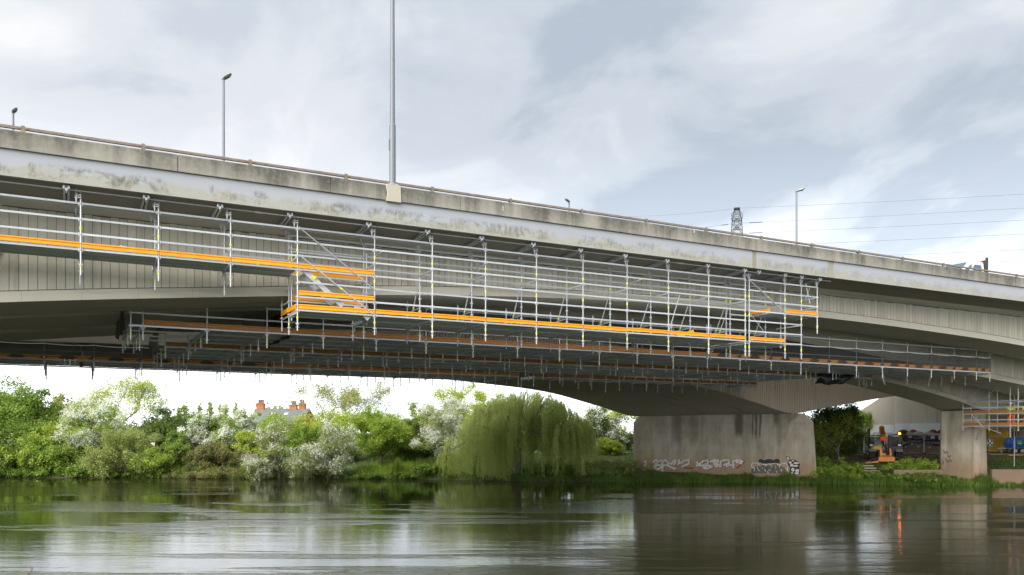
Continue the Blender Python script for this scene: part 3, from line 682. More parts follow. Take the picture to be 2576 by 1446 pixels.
t_ = thing('toe_board', 'loose amber toe board lying tilted on the scaffold deck', 'toe board', (XatY(1722, 31.9), 31.9, HC + 4.7))
MB().beam((t_.location.x - 0.45, 31.8, HC + 4.68), (t_.location.x + 0.55, 31.9, HC + 5.0), 0.03, 0.15).build('board', MAT['toe'], t_)
def bag(px, y, h, lab, s):
    x = XatY(px, y); o = MB().blob((0, 0, 0), (0.22 * s, 0.16 * s, 0.14 * s), 10, 6, 0.18, int(px)).build('bag', MAT['bagw'], None); o.location = (x, y, HC + h); tag(o, lab, 'bag')
MAT['bagw'] = plain('white_plastic_bag', (0.72, 0.72, 0.72), 0.5)
bag(310, 31.25, 6.22, 'crumpled white bag on the upper scaffold deck', 1.0); bag(1576, 31.2, 4.72, 'small crumpled white bag on the lower scaffold deck', 0.55)

# ------------------------------------------------------------------ working platforms below the girders
def platform(label, loc, ya, yb, h, xa, xb, xpl, px_rng, rows, soff, rails=(0.5, 1.0, 1.5), net=None, toe='toe_brown', step=BAY, x_first=0.0, edge=None, tagmod=3):
    t = thing('under_deck_scaffold', label, 'scaffold', loc)
    xs = [xa]; x = x_first
    while x < xb - 0.4:
        if x > xa + 0.4: xs.append(x)
        x += step
    xs.append(xb)
    for i, x in enumerate(xs):
        for r, y in enumerate(rows):
            top = 0.08 if r else min(1.65, float(soff(x, y)) - h - 0.06)
            standard(t, x, y, h - (0.56 if r == 0 else 0.62) - random.choice((0, 0, 0.08, 0.18)), h + max(0.1, top), h, ((h - 0.28,) if (i + r) % tagmod == 0 else ()), 'galv' if r == 0 else 'galv_dull')
        transom(t, x, rows[0], rows[-1], h - 0.06)
        for y in rows:
            for s in (-1, 1):
                if 0 < i < len(xs) - 1: brace(t, (x, y, h - 0.17), (x + s * 0.10, y, h - 0.05), 0.013, 'galv_dull', name='bracket') if y in (rows[0], rows[-1]) else None
    for a, b in zip(xs[:-1], xs[1:]):
        for r, y in enumerate(rows): ledger(t, a, b, y, h, 'galv' if r == 0 else 'galv_dull', hooks=(r == 0))
        for rr in rails:
            if h + rr < min(float(soff(a, rows[0])), float(soff(b, rows[0]))) - 0.05: ledger(t, a, b, rows[0], h + rr, 'galv_dull', hooks=False)
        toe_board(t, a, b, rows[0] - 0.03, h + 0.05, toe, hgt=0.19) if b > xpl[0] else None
    x = xpl[0]
    while x < xpl[1]:
        if not edge or not edge(x): plank_y(t, x, rows[0] + 0.06, rows[-1] + 0.15, h + 0.02 + random.uniform(0, 0.012))
        x += px_rng
    if net:
        for a, b in zip(xs[:-1], xs[1:]):
            if a < net[0] or b > net[1] + 0.1: continue
            m = MB(); n = 8; y = rows[0] - 0.05; top = min(1.02, float(soff(b, y)) - h - 0.1)
            for k in range(n + 1):
                u = k / n; sg = 0.05 * 4 * u * (1 - u) * random.uniform(0.8, 1.4); m.v += [(a + (b - a) * u, y + 0.05 * math.sin(k * 1.3), HC + h + 0.06), (a + (b - a) * u, y, HC + h + top - sg)]
            m.f = [(2 * k, 2 * k + 2, 2 * k + 3, 2 * k + 1) for k in range(n)]; m.build('debris_net', MAT['net'], t)
            m2 = MB()
            for k in range(n): m2.beam(m.v[2 * k + 1] if False else (a + (b - a) * k / n, y - 0.012, HC + h + top - 0.05 * 4 * (k / n) * (1 - k / n)), (a + (b - a) * (k + 1) / n, y - 0.012, HC + h + top - 0.05 * 4 * ((k + 1) / n) * (1 - (k + 1) / n)), 0.01, 0.045)
            m2.build('net_edge', MAT['band'], t)
    return t
s1 = lambda x, y: G1(x); s2 = lambda x, y: min(float(G2(x)) + 4.0, 7.8); s3 = lambda x, y: 7.5
pa = platform('grey steel scaffold platform with netting and brownish orange toe boards under the outer girder', (28, 38, 8), 35.6, 41.0, 4.2, 2.1, 56.2, (4.9, 56.0), 0.31, (35.6, 37.4, 39.2, 40.95), s1, net=(29, 57), x_first=14.4 - 6 * BAY)
pb = platform('second grey scaffold platform with orange toe boards between the middle and inner girders', (26, 44, 8), 41.5, 47.4, 3.99, 3.9, 46.0, (4.2, 45.6), 0.31, (41.5, 43.4, 45.4, 47.3), s3, x_first=4.9)
pb2 = platform('narrow grey scaffold walkway with a short orange toe board beside the black sheeting', (49, 41.2, 8), 41.35, 41.9, 3.99, 46.05, 51.3, (46.1, 51.2), 0.31, (41.3, 41.92), lambda x, y: 4.3, rails=(), x_first=48.4)
sc = lambda x, y: float(SO(xp(max(y, YA)) - x)) if y > YA - 0.3 else 7.5
pc = platform('grey scaffold platform with brownish orange toe boards below the farther bridge, over open sky', (9, 53, 8), 51.0, 56.0, 3.94, -9.0, 27.5, (-9.0, 27.3), 0.258, (51.0, 52.8, 54.5, 55.9), lambda x, y: 4.9, rails=(0.5,), net=(-9, 12), x_first=-8.9 + 0.6)
pc2 = platform('long narrow scaffold walkway beside the fluted side of the farther bridge', (38, 50, 8), 49.2, 50.9, 3.8, 27.7, 47.9, (27.8, 47.7), 0.26, (49.2, 50.95), lambda x, y: 5.5, rails=(0.5, 1.0), x_first=30.0)
# dark net strips and sheeting
def net_wall(parent, x, y0, y1, h0, h1, mat='net', n=7):
    m = MB()
    for k in range(n + 1):
        y = y0 + (y1 - y0) * k / n; dx = 0.12 * math.sin(k * 1.9 + x); m.v += [(x + dx, y, HC + h0), (x + dx * 0.3, y, HC + h1)]
    m.f = [(2 * k, 2 * k + 2, 2 * k + 3, 2 * k + 1) for k in range(n)]; return m.build('debris_net', MAT[mat], parent)
net_wall(pa, 1.85, 36.4, 41, 4.1, 5.1, 'sheet'); net_wall(pa, 8.3, 36.4, 41, 4.1, 5.4, 'sheet'); net_wall(pc, 0.6, 51.2, 55.5, 3.9, 5.0, 'sheet'); net_wall(pb, 3.7, 42, 47, 4.0, 5.0, 'sheet')
bs = thing('plastic_sheet', 'sagging black plastic sheeting hung at the end of the scaffold under the bridge', 'sheeting', (47.3, 41.1, 7.6))
m = MB(); nx, nz = 16, 7
for i in range(nx + 1):
    u = i / nx; x = 45.4 + 4.3 * u; top = 4.32 - 0.1 * u; bot = 3.42 + 0.05 * math.sin(i) if u < 0.62 else 3.45 + (u - 0.62) * 2.1
    for j in range(nz + 1):
        v = j / nz; m.v.append((x, 41.12 - 0.35 * math.sin(math.pi * v) * (0.6 + 0.4 * math.sin(i * 1.1)) + 0.06 * math.sin(i * 2.3 + j), HC + top + (min(bot, top - 0.02) - top) * v))
for i in range(nx):
    for j in range(nz): a = i * (nz + 1) + j; m.f.append((a, a + 1, a + nz + 2, a + nz + 1))
o = m.build('sheet', MAT['sheet'], bs, smooth=True); sm = o.modifiers.new('thick', 'SOLIDIFY'); sm.thickness = 0.01

# ------------------------------------------------------------------ scaffold tower round the columns
ts = thing('scaffold_tower', 'dark scaffold tower with two orange-edged decks wrapped round the narrow column', 'scaffold', (64.2, 40.2, 4.5))
TX, TR = 63.3, 64.35; ty = [42.3, 40.15, 38.5, 37.9, 35.6]; tl = [0.58, 1.06, 1.54, 2.02, 2.5]
for i, y in enumerate(ty):
    standard(ts, TX, y, -0.3 if i in (2,) else 0.2, 3.75 - 0.1 * i, 0.56, (1.3, 2.9, 0.25)[:(2 + i % 2)], 'galv')
    standard(ts, TR + (2.2 if y < 41.5 else 0), y, 0.2, 3.5, 0.56, (2.2,), 'galv_dull')
    if y < 41.5: standard(ts, TR, y, 0.2, 3.5, 0.56, (), 'galv_dull')
for a, b in zip(ty[1:], ty[:-1]):
    for h in tl:
        transom(ts, TX, a, b, h, 'galv'); transom(ts, TR + 2.2, a, b, h)
    for h in (0.62, 1.58): toe_board(ts, a, b, TX - 0.03, h, 'toe_brown', along='y', hgt=0.2)
    for k in range(3): inst('deck_plank', plank_me(0.305, 'deck_steel'), ts, (TX + 0.36 + 0.33 * k, a, HC + 0.56), rz=math.pi / 2, scale=(b - a - 0.03, 1, 1))
    if b < 41.5:
        for k in range(6): inst('deck_plank', plank_me(0.305, 'deck_steel'), ts, (TX + 1.4 + 0.33 * k, a, HC + 0.56), rz=math.pi / 2, scale=(b - a - 0.03, 1, 1))
for y in ty: ledger(ts, TX, TR, y, 0.52, 'galv_dull'); ledger(ts, TX, TR, y, 2.0, 'galv_dull')
for y in ty[1:]: ledger(ts, TR, TR + 2.2, y, 0.52, 'galv_dull'); ledger(ts, TR, TR + 2.2, y, 2.45, 'galv_dull')
brace(ts, (TX - 0.03, 41.6, 1.5), (TX - 0.03, 40.6, 0.5), 0.04, 'galv_dull'); brace(ts, (TX - 0.04, 41.9, 1.9), (TX - 0.04, 39.3, 3.6), 0.03, 'galv_dull'); brace(ts, (TX + 0.02, 42.0, 2.5), (TX + 0.02, 40.8, 3.7), 0.022, 'galv_dull')
brace(ts, (TX + 0.02, 40.9, 0.5), (TX + 1.2, 41.95, -0.5), 0.03, 'galv_dull'); brace(ts, (TX, 40.4, 0.45), (TX, 39.2, 0.0), 0.03, 'galv_dull')
brace(ts, (TR + 2.2, 37.9, 0.5), (TR + 2.2, 37.9, -2.6), 0.026, 'galv_dull'); brace(ts, (TR + 2.2, 40.15, 0.5), (TR + 2.2, 40.15, -2.6), 0.026, 'galv_dull')
# ------------------------------------------------------------------ ground, river
ZBL = [-600, -48, -7, 1, 24, 37, 60, 600]; ZBV = [82, 79, 76, 71.8, 69.3, 66.3, 64, 60]
TP = [-60, -12, -3, 0, 0.6, 5.5, 9, 14, 30, 500, 3000]; TZ = [-3, -2, -0.7, 0.0, 0.28, 0.85, 1.5, 2.02, 2.1, 2.6, 3.0]
def ground_z(lat, dep):
    lat = np.asarray(lat, float); dep = np.asarray(dep, float)
    far = np.interp(dep - np.interp(lat, ZBL, ZBV), TP, TZ)
    near = np.interp(dep, [-3000, -30, 4, 7, 11, 16, 40], [3.5, 2.6, 2.45, 1.5, 0.0, -1.2, -3])
    z = np.maximum(far, near)
    w = 0.05 * np.sin(lat * 1.3 + 0.4 * np.sin(dep)) + 0.05 * np.sin(dep * 1.1 + lat * 0.4)
    return z + w * np.clip(z, 0, 1)
def ground_material():
    t = MT('river_bank_soil_and_turf'); x, y, z = t.xyz()
    g = t.mix(t.noise(0.35, detail=7), (0.055, 0.085, 0.022), (0.10, 0.13, 0.035))
    s = t.mix(t.noise(1.2, detail=6), (0.17, 0.125, 0.085), (0.27, 0.205, 0.15))
    hy = t.n('ShaderNodeVectorMath', operation='DOT_PRODUCT'); t.l(t.pos, hy.inputs[0]); hy.inputs[1].default_value = (CS, -SN, 0)      # along the bank
    dp = t.n('ShaderNodeVectorMath', operation='DOT_PRODUCT'); t.l(t.pos, dp.inputs[0]); dp.inputs[1].default_value = (SN, CS, 0)
    wob = t.math('MULTIPLY', t.math('SUBTRACT', t.noise(0.5, detail=5), 0.5), 5)
    lat = hy.outputs['Value']; dep = t.math('ADD', dp.outputs['Value'], wob)
    k = t.math('MULTIPLY', t.math('MULTIPLY_ADD', lat, 0.4, -10.4, clamp=True), t.math('MULTIPLY', t.math('MULTIPLY_ADD', dep, 0.7, -53.2, clamp=True), t.math('MULTIPLY_ADD', dep, -0.2, 20.5, clamp=True)))
    mud = t.math('MULTIPLY_ADD', z, -3.0, 0.9, clamp=True)
    c = t.mix(k, g, s); c = t.mix(mud, c, (0.06, 0.05, 0.032))
    t.set(Base_Color=c, Roughness=0.95).bump(t.noise(2.5, detail=7), 0.6, 0.12); return t.m
MAT['ground'] = ground_material()
la = np.concatenate([-np.geomspace(62, 2500, 22)[::-1], np.arange(-60, 66, 2.0), np.geomspace(68, 2500, 22)])
de = np.concatenate([-np.geomspace(2, 1500, 12)[::-1], np.arange(0, 18, 1.5), [24, 35, 48, 58], np.arange(61, 100, 1.0), np.geomspace(102, 3000, 26)])
LA, DE = np.meshgrid(la, de); ZG = ground_z(LA, DE)
vs = np.stack([DE * SN + LA * CS, DE * CS - LA * SN, ZG], -1).reshape(-1, 3); nx = len(la); ny = len(de)
ii, jj = np.meshgrid(np.arange(ny - 1), np.arange(nx - 1), indexing='ij'); a = (ii * nx + jj).ravel()
o = bpy.data.objects.new('ground', fast_mesh('ground', vs, np.stack([a, a + 1, a + nx + 1, a + nx], 1), MAT['ground'], smooth=True)); COL.objects.link(o)
tag(o, 'grassy river bank and track', 'ground', kind='structure')
def water_material():
    t = MT('river_water'); tcn = t.n('ShaderNodeTexCoord'); ob = tcn.outputs['Object']
    big = t.noise(0.06, ob, sc=(0.42, 1.5, 1), detail=4, rough=0.6, dist=1.4, loc=(3.2, 1.1, 0))
    big2 = t.noise(0.12, ob, sc=(0.3, 2.2, 1), detail=5, rough=0.65, dist=1.0, loc=(9, 5, 0))
    msk = t.math('ADD', t.math('MULTIPLY', big, 0.6), t.math('MULTIPLY', big2, 0.4))
    ruff = t.ramp(msk, [(0.505, 0.0), (0.535, 1.0)])
    swell = t.noise(0.55, ob, sc=(0.45, 1.5, 1), detail=3, rough=0.5, dist=0.3)
    rip = t.noise(3.0, ob, sc=(0.5, 1.5, 1), detail=4, rough=0.6, dist=0.3)
    fine = t.noise(9.0, ob, sc=(0.6, 1.4, 1), detail=3, rough=0.6)
    sep = t.xyz(ob); near = t.math('MULTIPLY_ADD', sep[1], -1 / 22.0, 54 / 22.0, clamp=True)     # the stream is choppier away from the sheltered far bank
    h = t.math('ADD', t.math('MULTIPLY', swell, 0.010), t.math('MULTIPLY', rip, t.math('MULTIPLY_ADD', ruff, 0.0125, t.math('MULTIPLY_ADD', near, 0.0026, 0.0012))))
    h = t.math('ADD', h, t.math('MULTIPLY', fine, t.math('MULTIPLY_ADD', ruff, 0.0045, t.math('MULTIPLY_ADD', near, 0.0011, 0.0003))))
    b = t.n('ShaderNodeBump'); t.l(h, b.inputs['Height']); b.inputs['Strength'].default_value = 1.0; b.inputs['Distance'].default_value = 1.0
    t.l(b.outputs[0], t.bsdf.inputs['Normal'])
    t.set(Base_Color=(0.022, 0.023, 0.010), Roughness=0.035, IOR=1.40, Specular_IOR_Level=0.5); return t.m
MAT['water'] = water_material()
m = MB(); m.add([(-900, 3, 0), (900, 3, 0), (900, 130, 0), (-900, 130, 0)], [(0, 1, 2, 3)])
o = m.build('river', MAT['water']); o.rotation_euler = (0, 0, -YAW); tag(o, 'brown green river with ruffled streaks', 'river', kind='structure')
# low retaining walls at the water side
MAT['brownwall'] = concrete_web('brown_stained_concrete', (0.22, 0.15, 0.105), (0.29, 0.21, 0.15), (0.10, 0.085, 0.05))
def bank_wall(px0, px1, dep, z0, z1, label, th=0.35):
    a, b = W(lat_of(px0, dep), dep), W(lat_of(px1, dep), dep); c = (a + b) / 2
    o = MB().box((0, 0, (z0 + z1) / 2), ((b - a).length, th, z1 - z0)).build('retaining_wall', MAT['brownwall'], None); o.location = (c.x, c.y, 0); o.rotation_euler = (0, 0, -YAW); bevel(o, 0.04); tag(o, label, 'wall')
bank_wall(2246, 2370, 68.6, 0.1, 1.18, 'low brown concrete wall under ivy between the bank steps and the column')
bank_wall(2492, 2640, 66.4, 0.1, 1.3, 'low pale concrete ledge behind reeds, past the column')
stp = thing('bank_steps', 'overgrown concrete steps climbing the bank in front of the telehandler', 'steps', tuple(W(lat_of(2208, 69), 68.5, 0.1)), -YAW)
for k in range(7): bevel(MB().box((0, 0.55 * k, 0.14 + 0.19 * k), (1.5, 0.5, 0.1)).build('step', MAT['plain_concrete'], stp, local=True), 0.02)
# ------------------------------------------------------------------ plants
def leaf_mat(name, dark, mid, light, trans=0.35, rough=0.55):
    t = MT(name); at = t.n('ShaderNodeAttribute'); at.attribute_name = 'tint'
    c = t.ramp(at.outputs['Fac'], [(0.0, dark), (0.5, mid), (1.0, light)])
    t.set(Base_Color=c, Roughness=rough, Specular_IOR_Level=0.3)
    tr = t.n('ShaderNodeBsdfTranslucent'); t.l(t.mix(0.5, c, light), tr.inputs['Color']); mx = t.n('ShaderNodeMixShader'); mx.inputs[0].default_value = trans
    t.l(t.bsdf.outputs[0], mx.inputs[1]); t.l(tr.outputs[0], mx.inputs[2]); t.l(mx.outputs[0], t.out.inputs['Surface']); return t.m
LM = {
 'green': leaf_mat('sycamore_leaf', (0.103, 0.173, 0.027), (0.200, 0.310, 0.047), (0.331, 0.455, 0.082), 0.38),
 'bright': leaf_mat('fresh_green_leaf', (0.160, 0.256, 0.035), (0.306, 0.437, 0.061), (0.466, 0.583, 0.109), 0.38),
 'lime': leaf_mat('lime_spring_leaf', (0.268, 0.351, 0.041), (0.412, 0.516, 0.072), (0.576, 0.658, 0.124)),
 'olive': leaf_mat('yellow_green_leaf', (0.206, 0.237, 0.038), (0.307, 0.339, 0.057), (0.433, 0.433, 0.093)),
 'dark': leaf_mat('dark_green_leaf', (0.065, 0.104, 0.022), (0.123, 0.194, 0.038), (0.207, 0.292, 0.062), 0.38),
 'sallow': leaf_mat('grey_green_sallow_leaf', (0.186, 0.242, 0.064), (0.335, 0.400, 0.121), (0.499, 0.556, 0.207), 0.38),
 'bramble': leaf_mat('bramble_leaf', (0.138, 0.163, 0.050), (0.251, 0.265, 0.088), (0.428, 0.389, 0.151)),
 'willow': leaf_mat('weeping_willow_leaf', (0.25, 0.32, 0.085), (0.47, 0.555, 0.16), (0.66, 0.74, 0.28), 0.5),
 'far': leaf_mat('distant_poplar_leaf', (0.308, 0.389, 0.146), (0.470, 0.567, 0.227), (0.680, 0.761, 0.324), 0.5),
 'grass': leaf_mat('bank_grass', (0.068, 0.114, 0.019), (0.114, 0.194, 0.030), (0.200, 0.294, 0.053), 0.3),
 'brightgrass': leaf_mat('lush_bright_grass', (0.120, 0.198, 0.024), (0.204, 0.312, 0.036), (0.312, 0.432, 0.066), 0.35),
 'blossom': leaf_mat('white_may_blossom', (0.615, 0.657, 0.530), (0.763, 0.784, 0.700), (0.860, 0.860, 0.827), 0.2),
}
MAT['bark'] = plain('grey_brown_bark', (0.11, 0.09, 0.065), 0.9, 0, 0.3, 5)
MAT['pale_bark'] = plain('pale_bark', (0.24, 0.20, 0.15), 0.9, 0, 0.25, 5)
def quads_from(cen, nor, size, aspect, R, droop=None):
    n = len(cen); r = R.normal(size=(n, 3)); u = np.cross(nor, r); u /= np.linalg.norm(u, axis=1, keepdims=True) + 1e-9
    if droop is not None: u = u * (1 - droop) + np.array([0, 0, -1.0]) * droop; u /= np.linalg.norm(u, axis=1, keepdims=True)
    v = np.cross(nor, u); v /= np.linalg.norm(v, axis=1, keepdims=True) + 1e-9
    L = size[:, None] * 0.5; Wd = L * aspect
    bend = nor * (L * 0.25)
    p = np.stack([cen - u * L, cen + v * Wd + bend, cen + u * L, cen - v * Wd + bend], 1).reshape(-1, 3)
    return p, np.arange(n * 4).reshape(-1, 4)
def clump_leaves(cc, cr, per, size, R, out_bias=0.7, up=0.45, shell=0.55, aspect=0.62, flat=0.75):
    """cc (k,3) clump centres, cr (k,) radii"""
    k = len(cc); idx = np.repeat(np.arange(k), per); n = len(idx)
    ax_ = R.normal(size=(k, 3)); ax_[:, 2] += 0.6; ax_ /= np.linalg.norm(ax_, axis=1, keepdims=True)      # each clump is drawn out along its twig
    d = R.normal(size=(n, 3)); d /= np.linalg.norm(d, axis=1, keepdims=True)
    rad = cr[idx] * (0.25 + 0.95 * R.random(n) ** 0.7)
    p = cc[idx] + d * rad[:, None] * np.array([1, 1, flat]) * 0.9 + ax_[idx] * (R.normal(size=n) * cr[idx] * 0.42)[:, None]
    nor = d * out_bias + np.array([0, 0, up]) + R.normal(size=(n, 3)) * 0.55; nor /= np.linalg.norm(nor, axis=1, keepdims=True)
    tint = np.clip(0.5 + R.normal(size=k)[idx] * 0.16 + R.normal(size=n) * 0.17, 0, 1)
    return p, nor, size * (0.7 + 0.6 * R.random(n)), tint
def env_points(k, w, d, h, R, shape='round', hollow=0.35):
    """clump centres: several overlapping lobes plus stray sprigs, so that the outline is uneven"""
    out = []; nl = 5 + int(w > 6) * 3; lobes = []
    if shape == 'spire': lobes = [((0, 0, 0), 1.0)]
    else:
        for i in range(nl):
            a = 2 * math.pi * (i + R.random()) / nl; rr = R.uniform(0.25, 0.68); zz = R.uniform(-0.75, 0.62 - 0.35 * rr)
            lobes.append(((rr * math.cos(a), rr * math.sin(a) * 0.9, zz), R.uniform(0.30, 0.48)))
        lobes.append(((R.uniform(-0.25, 0.25), 0.0, 0.52), 0.46)); lobes.append(((0, 0, -0.2), 0.6))
    while len(out) < k:
        c, lr = lobes[int(R.integers(len(lobes)))]; q = R.normal(size=3); q /= np.linalg.norm(q); q = q * lr * R.random() ** 0.4
        if R.random() < 0.14 and shape != 'spire': q *= 1.32
        q = np.array(c) + q
        if abs(q[0]) > 1 or abs(q[1]) > 1 or q[2] > 1 or q[2] < -1: continue
        z = (q[2] + 1) / 2; s = 1.0
        if shape == 'dome' and q[2] < -0.2: s = 1.12
        if shape == 'spire': s = 0.35 + 0.65 * math.sin(math.pi * min(1, 0.12 + z * 0.9))
        out.append((q[0] * w / 2 * s, q[1] * d / 2 * s, z * h))
    o = np.array(out)
    if shape != 'spire':                                    # let the outline fill its width and height
        for a, L in ((0, w / 2), (1, d / 2)): o[:, a] *= L / np.percentile(np.abs(o[:, a]), 97)
        o[:, 2] = (o[:, 2] - o[:, 2].min()) / (o[:, 2].max() - o[:, 2].min()) * h
    return o
def twig_mesh(base, height, cc, R, mat, tr=0.16, lean=0.0, parent=None, name='trunk', nb=18, top=0.62):
    m = MB(); p = Vector(base); n = 5; trunk = [p]
    for i in range(1, n + 1):
        trunk.append(Vector(base) + Vector((R.normal() * 0.05 * height * 0.3 + lean * i / n, R.normal() * 0.04 * height * 0.3, height * top * i / n)))
    rs = [tr * (1 - 0.7 * i / n) for i in range(n + 1)]; rs[0] *= 1.3; m.path(trunk, rs, 7)
    sel = R.permutation(len(cc))[:nb]
    for j in sel:
        c = Vector(cc[j]); k = int(R.integers(1, n)); a = trunk[k]
        if c.z < a.z - 0.5: k = 1; a = trunk[1]
        mid = a.lerp(c, 0.5) + Vector((R.normal() * 0.2, R.normal() * 0.2, 0.12 * (c - a).length)); r = rs[k] * 0.45
        m.path([a, mid, c], [r, r * 0.6, r * 0.22], 5)
        for _ in range(3):
            q = c + Vector(tuple(R.normal(size=3) * 0.16 * height * 0.5)); m.tube(mid.lerp(c, R.uniform(0.2, 0.9)), q, r * 0.3, r * 0.08, 4, caps=False)
    return m.build(name, MAT[mat], parent)
_seed = [100]
def plant(name, label, cat, px0, px1, ytop, ybot, dep, leaf, n=60, per=110, size=0.17, shape='round', trunk=0.14, bark='bark', blossom=0.0, group=None, depth_k=0.75, clump=0.16, base_z=None, gap=0.35, low=0.12, aspect=0.62, sprays=0, flat=0.75):
    """a tree or bush whose crown spans photo columns px0..px1 and rows ytop..ybot at distance dep from the camera"""
    _seed[0] += 1; R = np.random.default_rng(_seed[0]); n = int(n * 1.45); per = int(per * 1.3); clump *= 0.9
    lat = lat_of((px0 + px1) / 2, dep); w = abs(px1 - px0) / F * dep
    ztop = HC + (HY - ytop) / F * dep; zb = float(ground_z(lat, dep)) if base_z is None else base_z
    zc = max(zb + 0.05, HC + (HY - ybot) / F * dep); h = ztop - zc
    b = W(lat, dep, zb); t = thing(name, label, cat, tuple(b), 0, group)
    loc = env_points(n, w * (1 - clump * 0.7), w * depth_k, h * (1 - clump * 0.6), R, shape, gap)
    ca, sa = math.cos(-YAW), math.sin(-YAW); cc = np.stack([b.x + loc[:, 0] * ca - loc[:, 1] * sa, b.y + loc[:, 0] * sa + loc[:, 1] * ca, zc + loc[:, 2] + h * clump * 0.2], 1)
    cr = clump * 0.5 * (w + h) * (0.65 + 0.7 * R.random(n)) * 0.85
    twig_mesh(b, ztop - zb, cc, R, bark, trunk, parent=t, nb=min(n, 20))
    p, nor, sz, ti = clump_leaves(cc, cr, per, size, R, aspect=aspect, flat=flat)
    keep = p[:, 2] > zb + 0.02; p, nor, sz, ti = p[keep], nor[keep], sz[keep], ti[keep]
    v, q = quads_from(p, nor, sz, aspect, R); v -= np.array(b)
    o = bpy.data.objects.new('crown', fast_mesh('crown', v, q, LM[leaf], ti)); COL.objects.link(o); o.parent = t
    if blossom > 0:
        nb_ = int(n * 27 * blossom); idx = R.permutation(n)[:max(6, int(n * 0.48))][R.integers(0, max(6, int(n * 0.48)), nb_)]; dd = R.normal(size=(nb_, 3)); dd[:, 2] += 0.75
        tw = np.array([-SN, -CS, 0.1]); dd += tw * 0.55; dd /= np.linalg.norm(dd, axis=1, keepdims=True)
        sp = cc[idx] + dd * (cr[idx] * 1.02)[:, None] * np.array([1, 1, flat])
        dirs = dd + R.normal(size=(nb_, 3)) * 0.5; dirs[:, 2] -= 0.25; dirs /= np.linalg.norm(dirs, axis=1, keepdims=True)
        k = 9; tt = np.repeat(np.linspace(-0.5, 0.5, k)[None], nb_, 0) * (0.55 * R.random((nb_, 1)) + 0.25)
        bp = (sp[:, None] + dirs[:, None] * tt[..., None] + R.normal(size=(nb_, k, 3)) * 0.045).reshape(-1, 3)
        bn = R.normal(size=(len(bp), 3)) * 0.6 + np.array([0, 0, 0.7]) + tw * 0.4; bn /= np.linalg.norm(bn, axis=1, keepdims=True)
        v, q = quads_from(bp, bn, 0.09 * (0.6 + 0.7 * R.random(len(bp))), 0.9, R); v -= np.array(b)
        o = bpy.data.objects.new('blossom', fast_mesh('blossom', v, q, LM['blossom'], R.random(len(bp)))); COL.objects.link(o); o.parent = t
    return t
def airy_tree(label, px0, px1, ytop, dep, leaf, leaves=10, levels=5, size=0.14, seed=1, bark='bark', tr=0.22, clear=0.0, name='bare_crowned_tree', spread=0.62):
    R = np.random.default_rng(seed); lat = lat_of((px0 + px1) / 2, dep); zb = float(ground_z(lat, dep)); b = W(lat, dep, zb)
    t = thing(name, label, 'tree', tuple(b)); w = (px1 - px0) / F * dep; ht = HC + (HY - ytop) / F * dep - zb; m = MB(); tips = []
    ax = Vector((math.cos(-YAW), math.sin(-YAW), 0))
    def grow(p, d, L, r, lv):
        q = p + d * L; bend = Vector(tuple(R.normal(size=3) * 0.07 * L)); md = p.lerp(q, 0.5) + bend
        m.tube(p, md, r, r * 0.82, 5 if lv < 3 else 3, caps=False); m.tube(md, q, r * 0.82, r * 0.62, 5 if lv < 3 else 3, caps=False)
        if lv >= 3: tips.append((tuple(md), lv)); tips.append((tuple(q), lv))
        if lv == levels: return
        for _ in range(3 if lv < 2 else int(R.integers(2, 4))):
            nd = d + Vector(tuple(R.normal(size=3) * spread)); nd.z += 0.18; nd.normalize(); grow(p.lerp(q, R.uniform(0.55, 1.0)), nd, L * R.uniform(0.62, 0.86), r * 0.6, lv + 1)
    grow(Vector((0, 0, 0)), Vector((0, 0, 1)), 1.0, 0.03, 0)
    for k in range(3): grow(Vector((0, 0, 0.35 + 0.2 * k)), (Vector((R.normal(), R.normal(), 0.9))).normalized(), 0.85, 0.016, 1)
    V = np.array(m.v); ww = np.percentile(np.abs(V[:, :2]), 99) * 2; hh = V[:, 2].max()
    S = np.array([w / ww, w / ww, ht / hh]); m.v = [tuple(p) for p in V * S]
    m.build('trunk', MAT[bark], t, local=True)
    tp = np.array([p for p, l in tips]) * S
    cc = tp; n = len(cc); idx = np.repeat(np.arange(n), leaves); p = cc[idx] + R.normal(size=(len(idx), 3)) * 0.24; nor = R.normal(size=(len(idx), 3)) + np.array([0, 0, 0.6]); nor /= np.linalg.norm(nor, axis=1, keepdims=True)
    ok = p[:, 2] > 0.15 * ht
    if clear: ok &= (p[:, 0] * ax.x + p[:, 1] * ax.y > -w * clear) | (R.random(len(p)) < 0.12)
    p, nor = p[ok], nor[ok]
    v, q = quads_from(p, nor, size * (0.7 + 0.6 * R.random(len(p))), 0.6, R)
    o = bpy.data.objects.new('crown', fast_mesh('crown', v, q, LM[leaf], np.clip(0.5 + R.normal(size=len(p)) * 0.25, 0, 1))); COL.objects.link(o); o.parent = t
    return t
